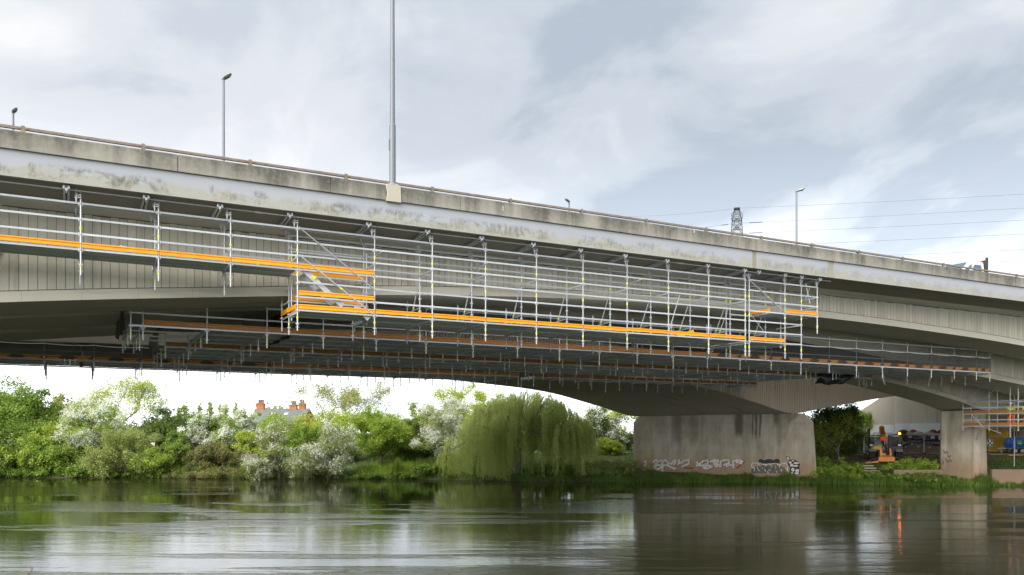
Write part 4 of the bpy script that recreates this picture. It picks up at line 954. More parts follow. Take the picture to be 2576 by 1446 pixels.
def willow(label, px0, px1, ytop, ybot, dep, seed=5):
    R = np.random.default_rng(seed); lat = lat_of((px0 + px1) / 2 + 12, dep); zb = max(0.1, float(ground_z(lat, dep))); b = W(lat, dep, zb); t = thing('weeping_willow', label, 'tree', tuple(b))
    w = 0.95 * (px1 - px0) / F * dep; ztop = HC + (HY - ytop) / F * dep; ax = np.array([math.cos(-YAW), math.sin(-YAW), 0]); ay = np.array([SN, CS, 0]); up = np.array([0, 0, 1.0])
    m = MB(); m.path([b, b + Vector((0.2, 0, 2.2)), b + Vector((0.1, 0.2, 4.2))], [0.5, 0.38, 0.3], 8)
    heads = []
    # domed boughs : (offset along bank, offset in depth, top height above water, radius)
    bo = []
    for k in range(34):                                     # overlapping boughs that together make one broad dome
        v = R.uniform(-0.34, 0.28); u = R.uniform(-0.47, 0.47) * math.sqrt(1 - (v / 0.5) ** 2); q = abs(u - 0.07) / (0.56 if u > 0.07 else 0.60)
        hk = 1.0 * max(0.12, 1 - q ** 2.1) ** 0.62 * (1 - 0.75 * max(0.0, -v - 0.04)) * R.uniform(0.90, 1.02); bo.append((u, v, max(0.30, hk), R.uniform(0.95, 1.75)))
    bo += [(0.07, 0.1, 1.02, 1.9), (0.2, 0.1, 0.97, 1.9), (-0.06, 0.08, 0.96, 1.8)]
    P_, T_, N_, TI = [], [], [], []
    for (u, v, hk, rad) in bo:
        c = np.array(b) * np.array([1, 1, 0]) + ax * (u * w) + ay * (v * w * 0.7); ht = ztop * hk
        m.path([b + Vector((0.1, 0.1, 4.0)), Vector(c * 0.5 + np.array(b) * np.array([1, 1, 0]) * 0.5) + Vector((0, 0, max(4.2, ht * 0.72))), Vector(c) + Vector((0, 0, ht - 0.5))], [0.2, 0.13, 0.05], 6)
        nbun = int(9 * rad); bt = R.normal() * 0.10
        for bu in range(nbun):
            th = R.uniform(0, 2 * math.pi); rr = rad * math.sqrt(R.random()); p0 = c + (ax * math.cos(th) + ay * math.sin(th)) * rr
            zt0 = ht - 0.45 * (rr / rad) ** 2 * rad - R.random() * 0.35; Lb = R.uniform(1.6, 5.2) * (0.6 + 0.5 * rr / rad); to_water = u < 0.12 and R.random() < 0.3; tb_ = R.normal() * 0.15
            for s in range(int(R.integers(6, 11))):
                p = p0 + ax * R.normal() * 0.13 + ay * R.normal() * 0.13; z0 = zt0 - R.random() * 0.4
                z1 = max(0.12 + R.random() * 0.5, z0 - Lb * R.uniform(0.75, 1.1))
                if to_water: z1 = 0.1 + R.random() * 0.5
                L = z0 - z1
                if L < 0.4: continue
                k = int(L / 0.075); tt = np.linspace(0, 1, k); sw = R.normal(size=2) * 0.14
                flare = (1 - np.exp(-tt * 4)) * 0.35
                q = p[None] + (ax * math.cos(th) + ay * math.sin(th))[None] * flare[:, None] + ax[None] * (sw[0] * tt ** 2)[:, None] + ay[None] * (sw[1] * tt ** 2)[:, None] + R.normal(size=(k, 3)) * 0.04
                q[:, 2] = z0 - L * tt; P_.append(q); TI.append(np.clip(0.48 + bt + tb_ + R.normal(size=k) * 0.12 + 0.14 * (1 - tt), 0, 1))
    p = np.concatenate(P_); ti = np.concatenate(TI); nor = R.normal(size=(len(p), 3)) * 0.6 - ay * 0.35 - ax * 0.3 + up * 0.75; nor /= np.linalg.norm(nor, axis=1, keepdims=True)
    v, q = quads_from(p, nor, 0.18 * (0.7 + 0.6 * R.random(len(p))), 0.26, R, droop=0.6); v -= np.array(b)
    o = bpy.data.objects.new('crown', fast_mesh('crown', v, q, LM['willow'], ti)); COL.objects.link(o); o.parent = t
    for px, py0, py1, dx in ((1210, 1175, 1213, 12), (1275, 1165, 1211, 45), (1235, 1140, 1165, 2)):
        a = P(px, py0, dep - 1.6); bb = P(px + dx, py1, dep - 1.8); md = a.lerp(bb, 0.6) + Vector((0, 0, -0.25)); MB().path([a, md, bb], [0.045, 0.04, 0.03], 5).build('trailing_branch', MAT['pale_bark'], t)
    m.build('trunk', MAT['pale_bark'], t); return t
def poplar(px, ytop, dep, w=17):
    return plant('poplar_tree', 'small distant upright poplar on the skyline by the red chimneys', 'tree', px - w / 2, px + w / 2, ytop, 1062, dep, 'far', 20, 55, 0.26, 'spire', 0.2, group='far poplars behind the house', depth_k=0.9, clump=0.11, gap=0.1)

# far skyline first, then towards the water
for px, yt in ((467, 1007), (502, 1009), (528, 1004), (553, 1012), (566, 1008), (594, 1010), (613, 1016), (648, 1009), (673, 1008), (693, 1014), (707, 1012), (449, 1022)): poplar(px, yt, 190 + (px % 7) * 3)
plant('broadleaf_tree', 'yellow green rounded tree between the tall sycamore and the bare-twigged tree', 'tree', 100, 205, 992, 1110, 104, 'olive', 50, 130, 0.22, gap=0.2)
airy_tree('tall tree with bare grey twigs one side and thin lime leaves the other', 150, 445, 941, 104, 'lime', 7, 6, 0.17, 11, clear=0.22)
airy_tree('thinly leaved tree with open twigs right beside the red brick chimneys', 742, 995, 946, 100, 'olive', 7, 6, 0.15, 23)
plant('broadleaf_tree', 'pale lime tree rising above the white hawthorn next to the willow', 'tree', 1075, 1260, 963, 1090, 98, 'lime', 70, 120, 0.18, clump=0.13, gap=0.2)
plant('broadleaf_tree', 'pale feathery shrub tree on the skyline left of the lime tree', 'tree', 985, 1110, 1010, 1100, 97, 'sallow', 60, 90, 0.16, clump=0.13, gap=0.2)
plant('broadleaf_tree', 'bright lime foliage under the far bridge arch behind the white blossom', 'tree', 1440, 1600, 1002, 1110, 100, 'lime', 60, 130, 0.2, gap=0.2)
plant('sycamore_tree', 'big dark green sycamore at the far left edge of the bank', 'tree', -75, 150, 952, 1165, 85, 'green', 110, 190, 0.22, trunk=0.3, clump=0.145, gap=0.25, flat=0.55, depth_k=0.8)
plant('broadleaf_tree', 'dark green bushy tree just behind the blossoming hawthorns in the middle', 'tree', 325, 480, 1028, 1125, 89, 'dark', 60, 140, 0.19, gap=0.3)
plant('broadleaf_tree', 'grey green tree between two blossoming hawthorns', 'tree', 415, 570, 1025, 1110, 92, 'green', 55, 130, 0.18, gap=0.3)
plant('broadleaf_tree', 'fresh green shrubbery screening the front of the brick house', 'tree', 640, 790, 1040, 1125, 92, 'bright', 65, 130, 0.17, gap=0.2)
plant('broadleaf_tree', 'yellow green shrubbery below the thinly leaved tree', 'tree', 750, 925, 1030, 1130, 91, 'lime', 65, 130, 0.17, gap=0.2)
plant('hawthorn_tree', 'large hawthorn heavy with white blossom beside the sycamore', 'tree', 140, 335, 1003, 1140, 84, 'bright', 85, 110, 0.15, 'dome', blossom=0.95, clump=0.12, trunk=0.2)
plant('broadleaf_tree', 'dark green thicket under the large blossoming hawthorn', 'bush', 180, 350, 1085, 1160, 86, 'dark', 50, 130, 0.18)
plant('hawthorn_tree', 'white flowering hawthorn between dark thicket and brick house, lower of two', 'tree', 440, 555, 1045, 1120, 85, 'green', 55, 105, 0.14, 'dome', blossom=0.8, clump=0.13)
plant('hawthorn_tree', 'white flowering hawthorn directly in front of the slate roof', 'tree', 548, 668, 1022, 1120, 85.5, 'bright', 65, 105, 0.14, 'dome', blossom=0.85, clump=0.13)
plant('broadleaf_tree', 'dark hedge behind the bramble mound', 'bush', 380, 700, 1090, 1150, 88, 'dark', 80, 130, 0.19, clump=0.09, depth_k=0.3)
plant('broadleaf_tree', 'neat rounded bright green tree on a thin trunk above the grass slope', 'tree', 882, 1032, 1028, 1135, 83, 'bright', 80, 150, 0.17, trunk=0.13, clump=0.13, gap=0.4)
plant('broadleaf_tree', 'dark green tree tucked behind the neat rounded tree', 'tree', 985, 1090, 1050, 1140, 86, 'dark', 50, 140, 0.18)
plant('hawthorn_tree', 'white hawthorn smothered in blossom beside the weeping willow', 'tree', 1042, 1215, 1006, 1145, 82.5, 'sallow', 75, 95, 0.14, 'dome', blossom=1.15, clump=0.12)
plant('hawthorn_tree', 'dark hawthorn with scattered white blossom between willow and pier', 'tree', 1445, 1615, 1028, 1150, 88, 'dark', 70, 130, 0.17, 'dome', blossom=0.5, clump=0.13)
plant('broadleaf_tree', 'bright green bushes at the foot of the sycamore', 'bush', 20, 165, 1095, 1197, 79.3, 'bright', 65, 140, 0.17)
plant('broadleaf_tree', 'yellow green leaning bush between sycamore and large hawthorn', 'bush', 95, 190, 1060, 1150, 82.5, 'lime', 45, 130, 0.16)
plant('broadleaf_tree', 'dark green foliage at the water under the sycamore', 'bush', -60, 60, 1110, 1202, 79.3, 'dark', 50, 140, 0.18)
plant('broadleaf_tree', 'green bush at the water below the large hawthorn', 'bush', 110, 225, 1120, 1201, 78.7, 'green', 50, 140, 0.17)
plant('sallow_bush', 'pale feathery sallow bush overhanging the water, tallest on the left bank', 'bush', 235, 395, 1078, 1202, 78.2, 'sallow', 80, 130, 0.14, clump=0.13, gap=0.2)
plant('sallow_bush', 'small rounded light green bush at the water by the bramble mound', 'bush', 335, 425, 1125, 1201, 77.8, 'bright', 45, 110, 0.13, clump=0.16)
plant('ivy_bush', 'ivy covered hump beside the small brick post', 'bush', 388, 470, 1118, 1182, 78.9, 'green', 40, 110, 0.15)
plant('bramble_mound', 'wide brownish bramble mound above the lush bright grass', 'bush', 452, 625, 1113, 1182, 79.3, 'bramble', 80, 130, 0.14, clump=0.11, depth_k=0.4)
plant('sallow_bush', 'big pale bush dotted with white flowers hanging over the water', 'bush', 632, 772, 1058, 1203, 76.8, 'sallow', 85, 120, 0.13, blossom=0.3, clump=0.13, gap=0.2)
plant('sallow_bush', 'pale white flecked bush over the water beside the grass slope', 'bush', 745, 908, 1068, 1203, 76.5, 'sallow', 90, 115, 0.13, blossom=0.4, clump=0.13, gap=0.2)
willow('broad weeping willow trailing yellow green curtains into the river', 1092, 1478, 974, 1214, 75.6)
plant('broadleaf_tree', 'dark leafy tree between the wide pier and the telehandler', 'tree', 2018, 2186, 1014, 1150, 81, 'dark', 100, 150, 0.19, trunk=0.18, gap=0.3)
airy_tree('pale stemmed sapling with sparse lime leaves in front of the dark tree', 2045, 2175, 1035, 77.5, 'lime', 4, 5, 0.12, 31, 'pale_bark', name='sapling_tree')
plant('shrub', 'small dark shrub showing behind the telehandler boom', 'bush', 2245, 2285, 1083, 1112, 86, 'dark', 20, 90, 0.14)
# low green cover at the waterside
def cover(name, label, px0, px1, y0, y1, dep, leaf, n, per=70, size=0.16): return plant(name, label, 'bush', px0, px1, y0, y1, dep, leaf, n, per, size, trunk=0.03, clump=0.10, depth_k=0.35)
cover('nettle_patch', 'low leafy nettles on the slope between willow and wide pier', 1330, 1470, 1158, 1208, 74.5, 'green', 60)
cover('nettle_patch', 'low bluish green cover sloping down to the wide pier', 1450, 1612, 1160, 1205, 74, 'sallow', 70, 80)
cover('nettle_patch', 'leafy weeds at the water edge below the grass slope', 1000, 1125, 1172, 1208, 76.4, 'green', 50, 70, 0.18)
cover('nettle_patch', 'leafy weeds growing against the right nose of the wide pier', 2040, 2130, 1150, 1200, 71.5, 'green', 45)
cover('nettle_patch', 'weeds covering the bank between the pier and the concrete steps', 2050, 2195, 1168, 1216, 70, 'bright', 70, 75)
cover('ivy_bush', 'ivy spilling over the low brown wall', 2228, 2372, 1156, 1188, 69.2, 'bright', 60, 75, 0.15)
cover('nettle_patch', 'green weeds at the foot of the low brown wall', 2225, 2385, 1192, 1216, 68.0, 'green', 55, 70)

plant('broadleaf_tree', 'mid green bush filling the bank below the dark hedge', 'bush', 400, 470, 1085, 1160, 82.5, 'green', 50, 120, 0.16)
plant('broadleaf_tree', 'yellow green bush between bramble mound and flowering bush', 'bush', 590, 665, 1085, 1150, 82, 'lime', 45, 120, 0.15)
plant('broadleaf_tree', 'green thicket closing the gap behind the two white flecked bushes', 'bush', 660, 910, 1070, 1150, 85, 'green', 90, 130, 0.17, clump=0.1, depth_k=0.35)
plant('broadleaf_tree', 'low green thicket behind the grass slope', 'bush', 890, 1100, 1085, 1150, 87.5, 'green', 80, 130, 0.17, clump=0.1, depth_k=0.3)
plant('broadleaf_tree', 'thick green hedge right behind the large blossoming hawthorn', 'bush', 60, 360, 1040, 1160, 91, 'green', 110, 130, 0.2, clump=0.1, depth_k=0.3)
plant('broadleaf_tree', 'long dark hedge along the top of the bank behind the hawthorns', 'hedge', 330, 760, 1050, 1120, 95, 'dark', 120, 130, 0.22, clump=0.07, depth_k=0.2)
plant('broadleaf_tree', 'long green hedge behind the willow and white hawthorn', 'hedge', 850, 1330, 1045, 1140, 94, 'bright', 130, 130, 0.2, clump=0.07, depth_k=0.2)
plant('broadleaf_tree', 'dark thicket behind the willow trunk', 'bush', 1290, 1500, 1060, 1165, 86, 'dark', 90, 130, 0.18, clump=0.1, depth_k=0.35)
plant('broadleaf_tree', 'bright green bush beside the wide pier below the dark hawthorn', 'bush', 1490, 1580, 1105, 1165, 84, 'lime', 45, 120, 0.15)
plant('broadleaf_tree', 'leafy green trees far behind the dark tree by the telehandler', 'tree', 2130, 2200, 1025, 1120, 100, 'bright', 50, 130, 0.2)
plant('broadleaf_tree', 'dense dark hedge far behind the wide pier and dark tree', 'hedge', 1960, 2190, 1060, 1130, 97, 'green', 90, 130, 0.2, clump=0.1, depth_k=0.25)
plant('broadleaf_tree', 'dark bush tucked against the nose of the wide pier', 'bush', 2030, 2090, 1075, 1160, 79, 'dark', 45, 130, 0.16)
cover('nettle_patch', 'ragged weeds at the water edge under the sycamore bushes', -60, 130, 1172, 1203, 79.0, 'green', 60, 60, 0.15)
cover('nettle_patch', 'ragged weeds at the water edge under the feathery sallow', 215, 330, 1175, 1204, 78.4, 'bright', 50, 60, 0.15)
cover('nettle_patch', 'dark weeds overhanging the water before the bramble mound', 430, 640, 1180, 1206, 77.6, 'bramble', 60, 60, 0.14)
cover('nettle_patch', 'weeds at the water edge between pale bush and reeds', 880, 990, 1192, 1208, 76.1, 'green', 40, 45, 0.13)
# grass blades
def blades(name, label, n, region, hgt, leaf, seed, lean=0.25, wd=0.022):
    R = np.random.default_rng(seed); la, dp = region(R, n); z = ground_z(la, dp); ok = z > -0.12; la, dp, z = la[ok], dp[ok], z[ok]; n = len(la)
    b = np.stack([dp * SN + la * CS, dp * CS - la * SN, z - 0.03], 1); L = hgt * (0.5 + R.random(n)) * (0.75 + 0.3 * np.sin(la * 1.7) + 0.25 * np.sin(la * 4.1 + dp)).clip(0.35, 1.4); th = R.uniform(0, 2 * np.pi, n)
    sd = np.stack([np.cos(th), np.sin(th), np.zeros(n)], 1) * (wd * (0.6 + R.random(n)))[:, None]
    ln = np.stack([R.normal(size=n), R.normal(size=n), np.zeros(n)], 1) * lean * L[:, None]
    mid = b + ln * 0.35 + np.array([0, 0, 1]) * (L * 0.6)[:, None]; tip = b + ln + np.array([0, 0, 1]) * L[:, None]
    v = np.stack([b - sd, b + sd, mid + sd * 0.7, mid - sd * 0.7, tip + sd * 0.1, tip - sd * 0.1], 1).reshape(-1, 3); i = np.arange(n)[:, None] * 6
    q = np.concatenate([i + np.array([[0, 1, 2, 3]]), i + np.array([[3, 2, 4, 5]])], 0)
    ti = np.clip(0.45 + 0.16 * np.sin(la * 0.9) + 0.16 * np.sin(la * 2.7 + dp) + R.normal(size=n) * 0.2, 0, 1); L = L; ti = np.concatenate([ti, ti])
    o = bpy.data.objects.new(name, fast_mesh(name, v, q, LM[leaf], ti)); COL.objects.link(o); tag(o, label, 'grass', kind='stuff'); return o
def reg_edge(l0, l1, t0, t1):
    def f(R, n):
        la = R.uniform(l0, l1, n); return la, np.interp(la, ZBL, ZBV) + t0 + (t1 - t0) * R.random(n) ** 1.3
    return f
blades('bank_grass', 'rough grass along the far bank', 42000, reg_edge(-52, 62, 0.3, 14), 0.24, 'grass', 41)
blades('waterside_grass', 'tall dark reeds and grass at the water edge in front of the piers', 24000, reg_edge(9, 60, -0.3, 1.1), 0.46, 'grass', 42)
blades('waterside_grass', 'mixed grass at the water edge on the left bank', 9000, reg_edge(-52, 9, -0.15, 1.0), 0.28, 'grass', 43)
def reg_patch(ps, dep, sp):
    def f(R, n):
        k = R.integers(0, len(ps), n); c = np.array([lat_of(p[0], dep) for p in ps])[k]; s = np.array([p[1] / F * dep for p in ps])[k]
        la = c + R.normal(size=n) * s * 0.5; return la, np.interp(la, ZBL, ZBV) + 0.2 + np.abs(R.normal(size=n)) * sp
    return f
blades('bright_grass', 'lush bright green grass below the bramble mound', 16000, reg_patch([(420, 60), (480, 70), (560, 60), (590, 40), (620, 30)], 79, 0.8), 0.55, 'brightgrass', 44)
blades('bright_grass', 'light green grass slope beside the willow', 14000, reg_patch([(960, 60), (1040, 60), (1100, 40)], 77, 4.0), 0.45, 'brightgrass', 45)
blades('reed_bed', 'tall upright reeds at the water edge', 1500, reg_patch([(985, 30), (1010, 20), (455, 25), (300, 18)], 77, 0.15), 1.1, 'brightgrass', 46, 0.12, 0.03)
def reg_far(R, n): return R.uniform(24, 62, n), R.uniform(75, 100, n)
blades('verge_grass', 'thin verge grass by the track', 9000, reg_far, 0.16, 'grass', 47)
# ------------------------------------------------------------------ graffiti on the wide pier
def on_pier(px, py, off=0.012):
    q = (px - CX) / F; dr = Vector((SN + CS * q, CS - SN * q, (HY - py) / F)); d2 = Vector((dr.x, dr.y, 0)); t = PN.dot(nrm) / d2.dot(nrm)
    return Vector((0, 0, HC)) + dr * t + nrm * off
def za(x, y): return ((2520 + x / 5.855) / 1.5685, (1790 + y / 5.855) / 1.5685)
def zb_(x, y): return ((2940 + x / 10.733) / 1.5685, (1780 + y / 10.733) / 1.5685)
def poly_on(name, pts, mat, off, cv=za):
    m = MB(); n = len(pts); top = [on_pier(*cv(*p), off) for p in pts]; low = [on_pier(*cv(*p), off - 0.004) for p in pts]
    m.add(top + low, [tuple(range(n))] + [(k, (k + 1) % n, n + (k + 1) % n, n + k) for k in range(n)]); return m.build(name, MAT[mat], pier)
def stroke(name, lines, w, mat, off, cv=za):
    m = MB()
    for ln in lines:
        for (a, b) in zip(ln[:-1], ln[1:]):
            a = Vector((*a, 0)); b = Vector((*b, 0)); d = (b - a); d.normalize(); s = Vector((-d.y, d.x, 0)) * (w / 2); a2 = a - d * w * 0.3; b2 = b + d * w * 0.3
            q = [on_pier(*cv(p.x, p.y), off) for p in (a2 + s, b2 + s, b2 - s, a2 - s)]; m.add(q, [(0, 1, 2, 3)]); off += 0.0002
    return m.build(name, MAT[mat], pier)
def arc(cx, cy, rx, ry, a0, a1, n=8): return [(cx + rx * math.cos(math.radians(a0 + (a1 - a0) * k / n)), cy + ry * math.sin(math.radians(a0 + (a1 - a0) * k / n))) for k in range(n + 1)]
MAT['spray_silver'] = plain('faded_silver_spray', (0.62, 0.61, 0.58), 0.6, 0, 0.3, 6); MAT['spray_red'] = plain('faded_red_spray', (0.28, 0.085, 0.06), 0.8, 0, 0.35, 5)
MAT['spray_black'] = plain('black_spray', (0.02, 0.022, 0.024), 0.6); MAT['spray_white'] = plain('white_spray', (0.74, 0.74, 0.70), 0.7, 0, 0.1); MAT['spray_grey'] = plain('washed_grey_spray', (0.13, 0.125, 0.11), 0.8, 0, 0.35, 4); MAT['spray_yellow'] = plain('yellow_spray', (0.45, 0.42, 0.04), 0.8)
L1 = [[(340, 190), (400, 140), (450, 180), (390, 235)], [(350, 300), (420, 260), (500, 265), (520, 310), (450, 360), (370, 330)], [(490, 170), (545, 150), (545, 300), (545, 400)], [(560, 170), (610, 140), (700, 220), (640, 265), (560, 270)], [(650, 265), (760, 320), (850, 350)], [(740, 240), (800, 170), (850, 140), (845, 210), (800, 250)], [(905, 235), (925, 135), (950, 220)], [(990, 210), (1050, 160), (1160, 140), (1150, 230), (1010, 290)]]
L2 = [[(1340, 290), (1350, 190)], [(1370, 260), (1480, 170), (1590, 150), (1600, 210), (1500, 270), (1400, 270)], [(1480, 300), (1600, 270), (1690, 290), (1600, 340), (1500, 330)], [(1650, 180), (1740, 140), (1830, 150), (1830, 190), (1700, 170)], [(1730, 200), (1780, 300)], [(1790, 210), (1830, 290)], [(1850, 240), (1880, 300)], [(1890, 280), (1890, 180), (1990, 140), (2090, 155), (2080, 220), (1960, 260)], [(2020, 290), (2100, 255), (2190, 270), (2180, 320)], [(2180, 250), (2185, 170), (2280, 150), (2390, 170), (2360, 220), (2260, 190)]]
sh = lambda L, dx, dy: [[(x + dx, y + dy) for x, y in l] for l in L]
stroke('graffiti_shadow', sh(L1, 10, 7), 60, 'spray_red', 0.006); stroke('graffiti_shadow', sh(L2, 10, 6), 60, 'spray_red', 0.006)
stroke('graffiti_letters', L1, 46, 'spray_silver', 0.013); stroke('graffiti_letters', L2, 46, 'spray_silver', 0.013)
stroke('graffiti_shadow', [[(2260, 330), (2430, 190)], [(1060, 330), (1250, 330)], [(200, 370), (340, 400)]], 40, 'spray_red', 0.006); stroke('graffiti_mark', [[(120, 180), (160, 170), (170, 230), (130, 260), (150, 290)]], 26, 'spray_silver', 0.008); stroke('graffiti_mark', [[(110, 70), (180, 40), (250, 60)]], 40, 'spray_yellow', 0.004)
poly_on('graffiti_fill', arc(1000, 820, 760, 240, 180, 360, 20) + [(1760, 930), (250, 930)], 'spray_grey', 0.006, zb_)
bear = arc(650, 430, 100, 105, 150, 320, 8) + arc(1000, 470, 230, 145, 220, 320, 8) + arc(1330, 430, 130, 112, 220, 390, 9) + [(1460, 560), (620, 540)]
poly_on('graffiti_silhouette', bear, 'spray_black', 0.010, zb_)
WL = [[(385, 850), (385, 700), (290, 690), (270, 650), (270, 540), (320, 495), (640, 495), (670, 535), (860, 540), (905, 600), (930, 535), (1100, 530), (1250, 510), (1380, 525), (1470, 565)], [(1470, 565)] + arc(1640, 640, 165, 135, 220, 370, 10) + [(1770, 720), (1815, 830), (1790, 920), (1690, 985)], [(510, 540), (600, 540), (610, 620)], [(500, 660), (540, 770), (590, 830)], [(765, 565), (860, 570), (860, 640)], [(1020, 565), (1080, 570), (1120, 680)], [(1350, 555), (1440, 590), (1460, 685)], [(1260, 650), (1295, 700)], [(790, 800), (845, 785), (850, 860)], [(1480, 770), (1545, 790), (1510, 855)], [(1690, 715), (1760, 780), (1770, 860)], [(720, 705), (750, 730)], [(980, 795), (1060, 795)], [(940, 840), (940, 905)], [(1315, 830), (1330, 900)], [(975, 880), (975, 925)]]
for i_, l_ in enumerate(WL): stroke('graffiti_outline', [l_], 24, 'spray_white', 0.016, zb_)
poly_on('graffiti_figure', arc(1800, 300, 85, 90, 0, 360, 14)[:-1], 'spray_black', 0.008, zb_); poly_on('graffiti_figure', arc(1800, 300, 58, 62, 0, 360, 12)[:-1], 'spray_silver', 0.013, zb_)
poly_on('graffiti_figure', [(1850, 1000), (1890, 690), (1800, 600), (1780, 490), (1850, 430), (1850, 390), (1980, 340), (2100, 370), (2250, 440), (2320, 530), (2300, 600), (2280, 700), (2320, 820), (2300, 980)], 'spray_black', 0.007, zb_)
for c, r in (((1960, 590), (75, 65)), ((2160, 500), (130, 45)), ((1900, 480), (60, 50)), ((2010, 780), (70, 85)), ((2200, 820), (90, 65)), ((1980, 930), (55, 45)), ((2180, 930), (100, 45)), ((2130, 620), (110, 40)), ((2010, 400), (60, 25))): poly_on('graffiti_figure', arc(*c, *r, 0, 360, 10)[:-1], 'spray_silver', 0.012, zb_)
stroke('graffiti_mark', [[(1618, 1150), (1618, 1172)]], 4, 'spray_yellow', 0.03, lambda x, y: (x, y)) if False else None
# pen scrawl on the column face (X = 64.6 - )
m = MB()
def on_col(px, py): Y = 64.47 / ((SN + CS * (px - CX) / F) / (CS - SN * (px - CX) / F)); dep = 64.47 * SN + Y * CS; return Vector((64.47, Y, HC + (HY - py) / F * dep))
for ln in ([(2372, 1131), (2377, 1140), (2381, 1134), (2385, 1141)], [(2383, 1143), (2388, 1150), (2391, 1144)], [(2378, 1152), (2384, 1163), (2389, 1154), (2394, 1161)], [(2371, 1158), (2373, 1168)]):
    for a, b in zip(ln[:-1], ln[1:]): m.tube(on_col(*a), on_col(*b), 0.022, n=4)
m.build('scrawl', MAT['spray_grey'], [c for c in bridge.children if c.name.startswith('column')][0])

# ------------------------------------------------------------------ brick house behind the trees
MAT['slate'] = plain('grey_slate', (0.16, 0.17, 0.175), 0.7, 0, 0.25, 2); MAT['terracotta'] = plain('terracotta', (0.20, 0.13, 0.09), 0.8); MAT['skylight'] = plain('skylight_glass', (0.62, 0.64, 0.66), 0.2)
def brick_mat():
    t = MT('red_brick'); b = t.n('ShaderNodeTexBrick'); mp = t.n('ShaderNodeMapping'); t.l(t.pos, mp.inputs[0]); mp.inputs['Rotation'].default_value = (math.pi / 2, 0, YAW); t.l(mp.outputs[0], b.inputs['Vector'])
    b.inputs['Color1'].default_value = (0.42, 0.12, 0.05, 1); b.inputs['Color2'].default_value = (0.33, 0.095, 0.045, 1); b.inputs['Mortar'].default_value = (0.36, 0.27, 0.20, 1); b.inputs['Scale'].default_value = 2.2; b.inputs['Mortar Size'].default_value = 0.012
    t.set(Base_Color=t.mix(t.ramp(t.noise(0.8, detail=4), [(0.4, 0.0), (0.75, 0.4)]), b.outputs[0], (0.30, 0.20, 0.11)), Roughness=0.9); return t.m
MAT['brick'] = brick_mat()
D = 108.0; s = D / F; bz = float(ground_z(lat_of(680, D), D)); hs = thing('brick_house', 'old red brick house with slate roof and three chimneys half hidden by trees', 'house', tuple(W(lat_of(680, D), D, bz)), -YAW)
lx = lambda px: (px - 680) * s; lz = lambda py: HC + (HY - py) * s - bz
wl_, wr, ez, rz_ = lx(622), lx(756), lz(1064), lz(1029)
m = MB(); m.prism([(0, 0), (9, 0), (9, ez), (4.5, rz_ - 0.1), (0, ez)], (wl_, 0, 0), (wr, 0, 0), (0, 1, 0), (0, 0, 1)); m.build('wall', MAT['brick'], hs, local=True)
rf = MB(); rf.prism([(-0.35, ez - 0.25), (4.5, rz_), (9.35, ez - 0.25), (9.35, ez - 0.05), (4.5, rz_ + 0.22), (-0.35, ez - 0.05)], (wl_ - 0.2, 0, 0), (wr + 0.12, 0, 0), (0, 1, 0), (0, 0, 1)); ro = rf.build('roof', MAT['slate'], hs, local=True)
for px, y in ((665, 0.35), (708, 0.45), (700, 0.30)):
    yy = 4.5 * y * 2 * 0.9; zz = ez + (rz_ - ez) * yy / 4.5 + 0.12; k = MB(); a = math.atan2(rz_ - ez, 4.5); k.add([(lx(px), yy, zz), (lx(px) + 0.5, yy, zz), (lx(px) + 0.5, yy + 0.7, zz + 0.7 * math.tan(a)), (lx(px), yy + 0.7, zz + 0.7 * math.tan(a))], [(0, 1, 2, 3)]); so = k.build('skylight', MAT['skylight'], ro, local=True); sm = so.modifiers.new('t', 'SOLIDIFY'); sm.thickness = 0.06; sm.offset = 1
for px0, px1, yt, pots, py in ((620.5, 639.5, 1013.5, (626, 631, 636), 4.4), (706, 725, 1017, (713, 717, 721), 4.4), (730, 747, 1013, (735, 741), 4.5)):
    c = MB(); w = lx(px1) - lx(px0); c.box(((lx(px0) + lx(px1)) / 2, py, (lz(yt) + rz_) / 2 - 0.3), (w, 0.75, lz(yt) - rz_ + 0.6)); c.box(((lx(px0) + lx(px1)) / 2, py, lz(yt) + 0.04), (w + 0.14, 0.88, 0.12)); co = c.build('chimney', MAT['brick'], hs, local=True)
    for p in pots: MB().lathe([(0.15, 0), (0.13, 0.4), (0.16, 0.42), (0.16, 0.5)], (lx(p), py, lz(yt) + 0.1), 8).build('chimney_pot', MAT['terracotta'], co, local=True)
for px, py in ((640, 1075), (680, 1075), (720, 1075)): MB().box((lx(px), -0.02, lz(py) - 0.6), (1.0, 0.08, 1.4)).build('window', MAT['lens'], hs, local=True)
# small things on the left bank
def at_bank(px, dep, z=None): lat = lat_of(px, dep); return W(lat, dep, float(ground_z(lat, dep)) if z is None else z)
b = at_bank(395.5, 81.5); t = thing('brick_post', 'short pointed red brick post among the ivy', 'post', tuple(b), -YAW); zt = HC + (HY - 1128) / F * 81.5 - b.z; zp = HC + (HY - 1117) / F * 81.5 - b.z
MB().box((0, 0, zt / 2), (0.3, 0.3, zt)).build('shaft', MAT['brick'], t, local=True); MB().lathe([(0.2, 0), (0.02, zp - zt)], (0, 0, zt), 4).build('cap', MAT['brick'], t, local=True)
b = at_bank(384.5, 83); t = thing('post_box_sign', 'small pale square board on a post beside the brick post', 'sign', tuple(b), -YAW); zt = HC + (HY - 1114) / F * 83 - b.z
MB().box((0, 0, zt / 2), (0.06, 0.06, zt)).build('post', MAT['galv_dull'], t, local=True); MB().box((0, -0.05, zt - 0.13), (0.42, 0.04, 0.36)).build('board', MAT['bagw'], t, local=True)
MAT['mossy'] = concrete_web('mossy_dark_concrete', (0.17, 0.15, 0.12), (0.24, 0.215, 0.175), (0.09, 0.09, 0.05))
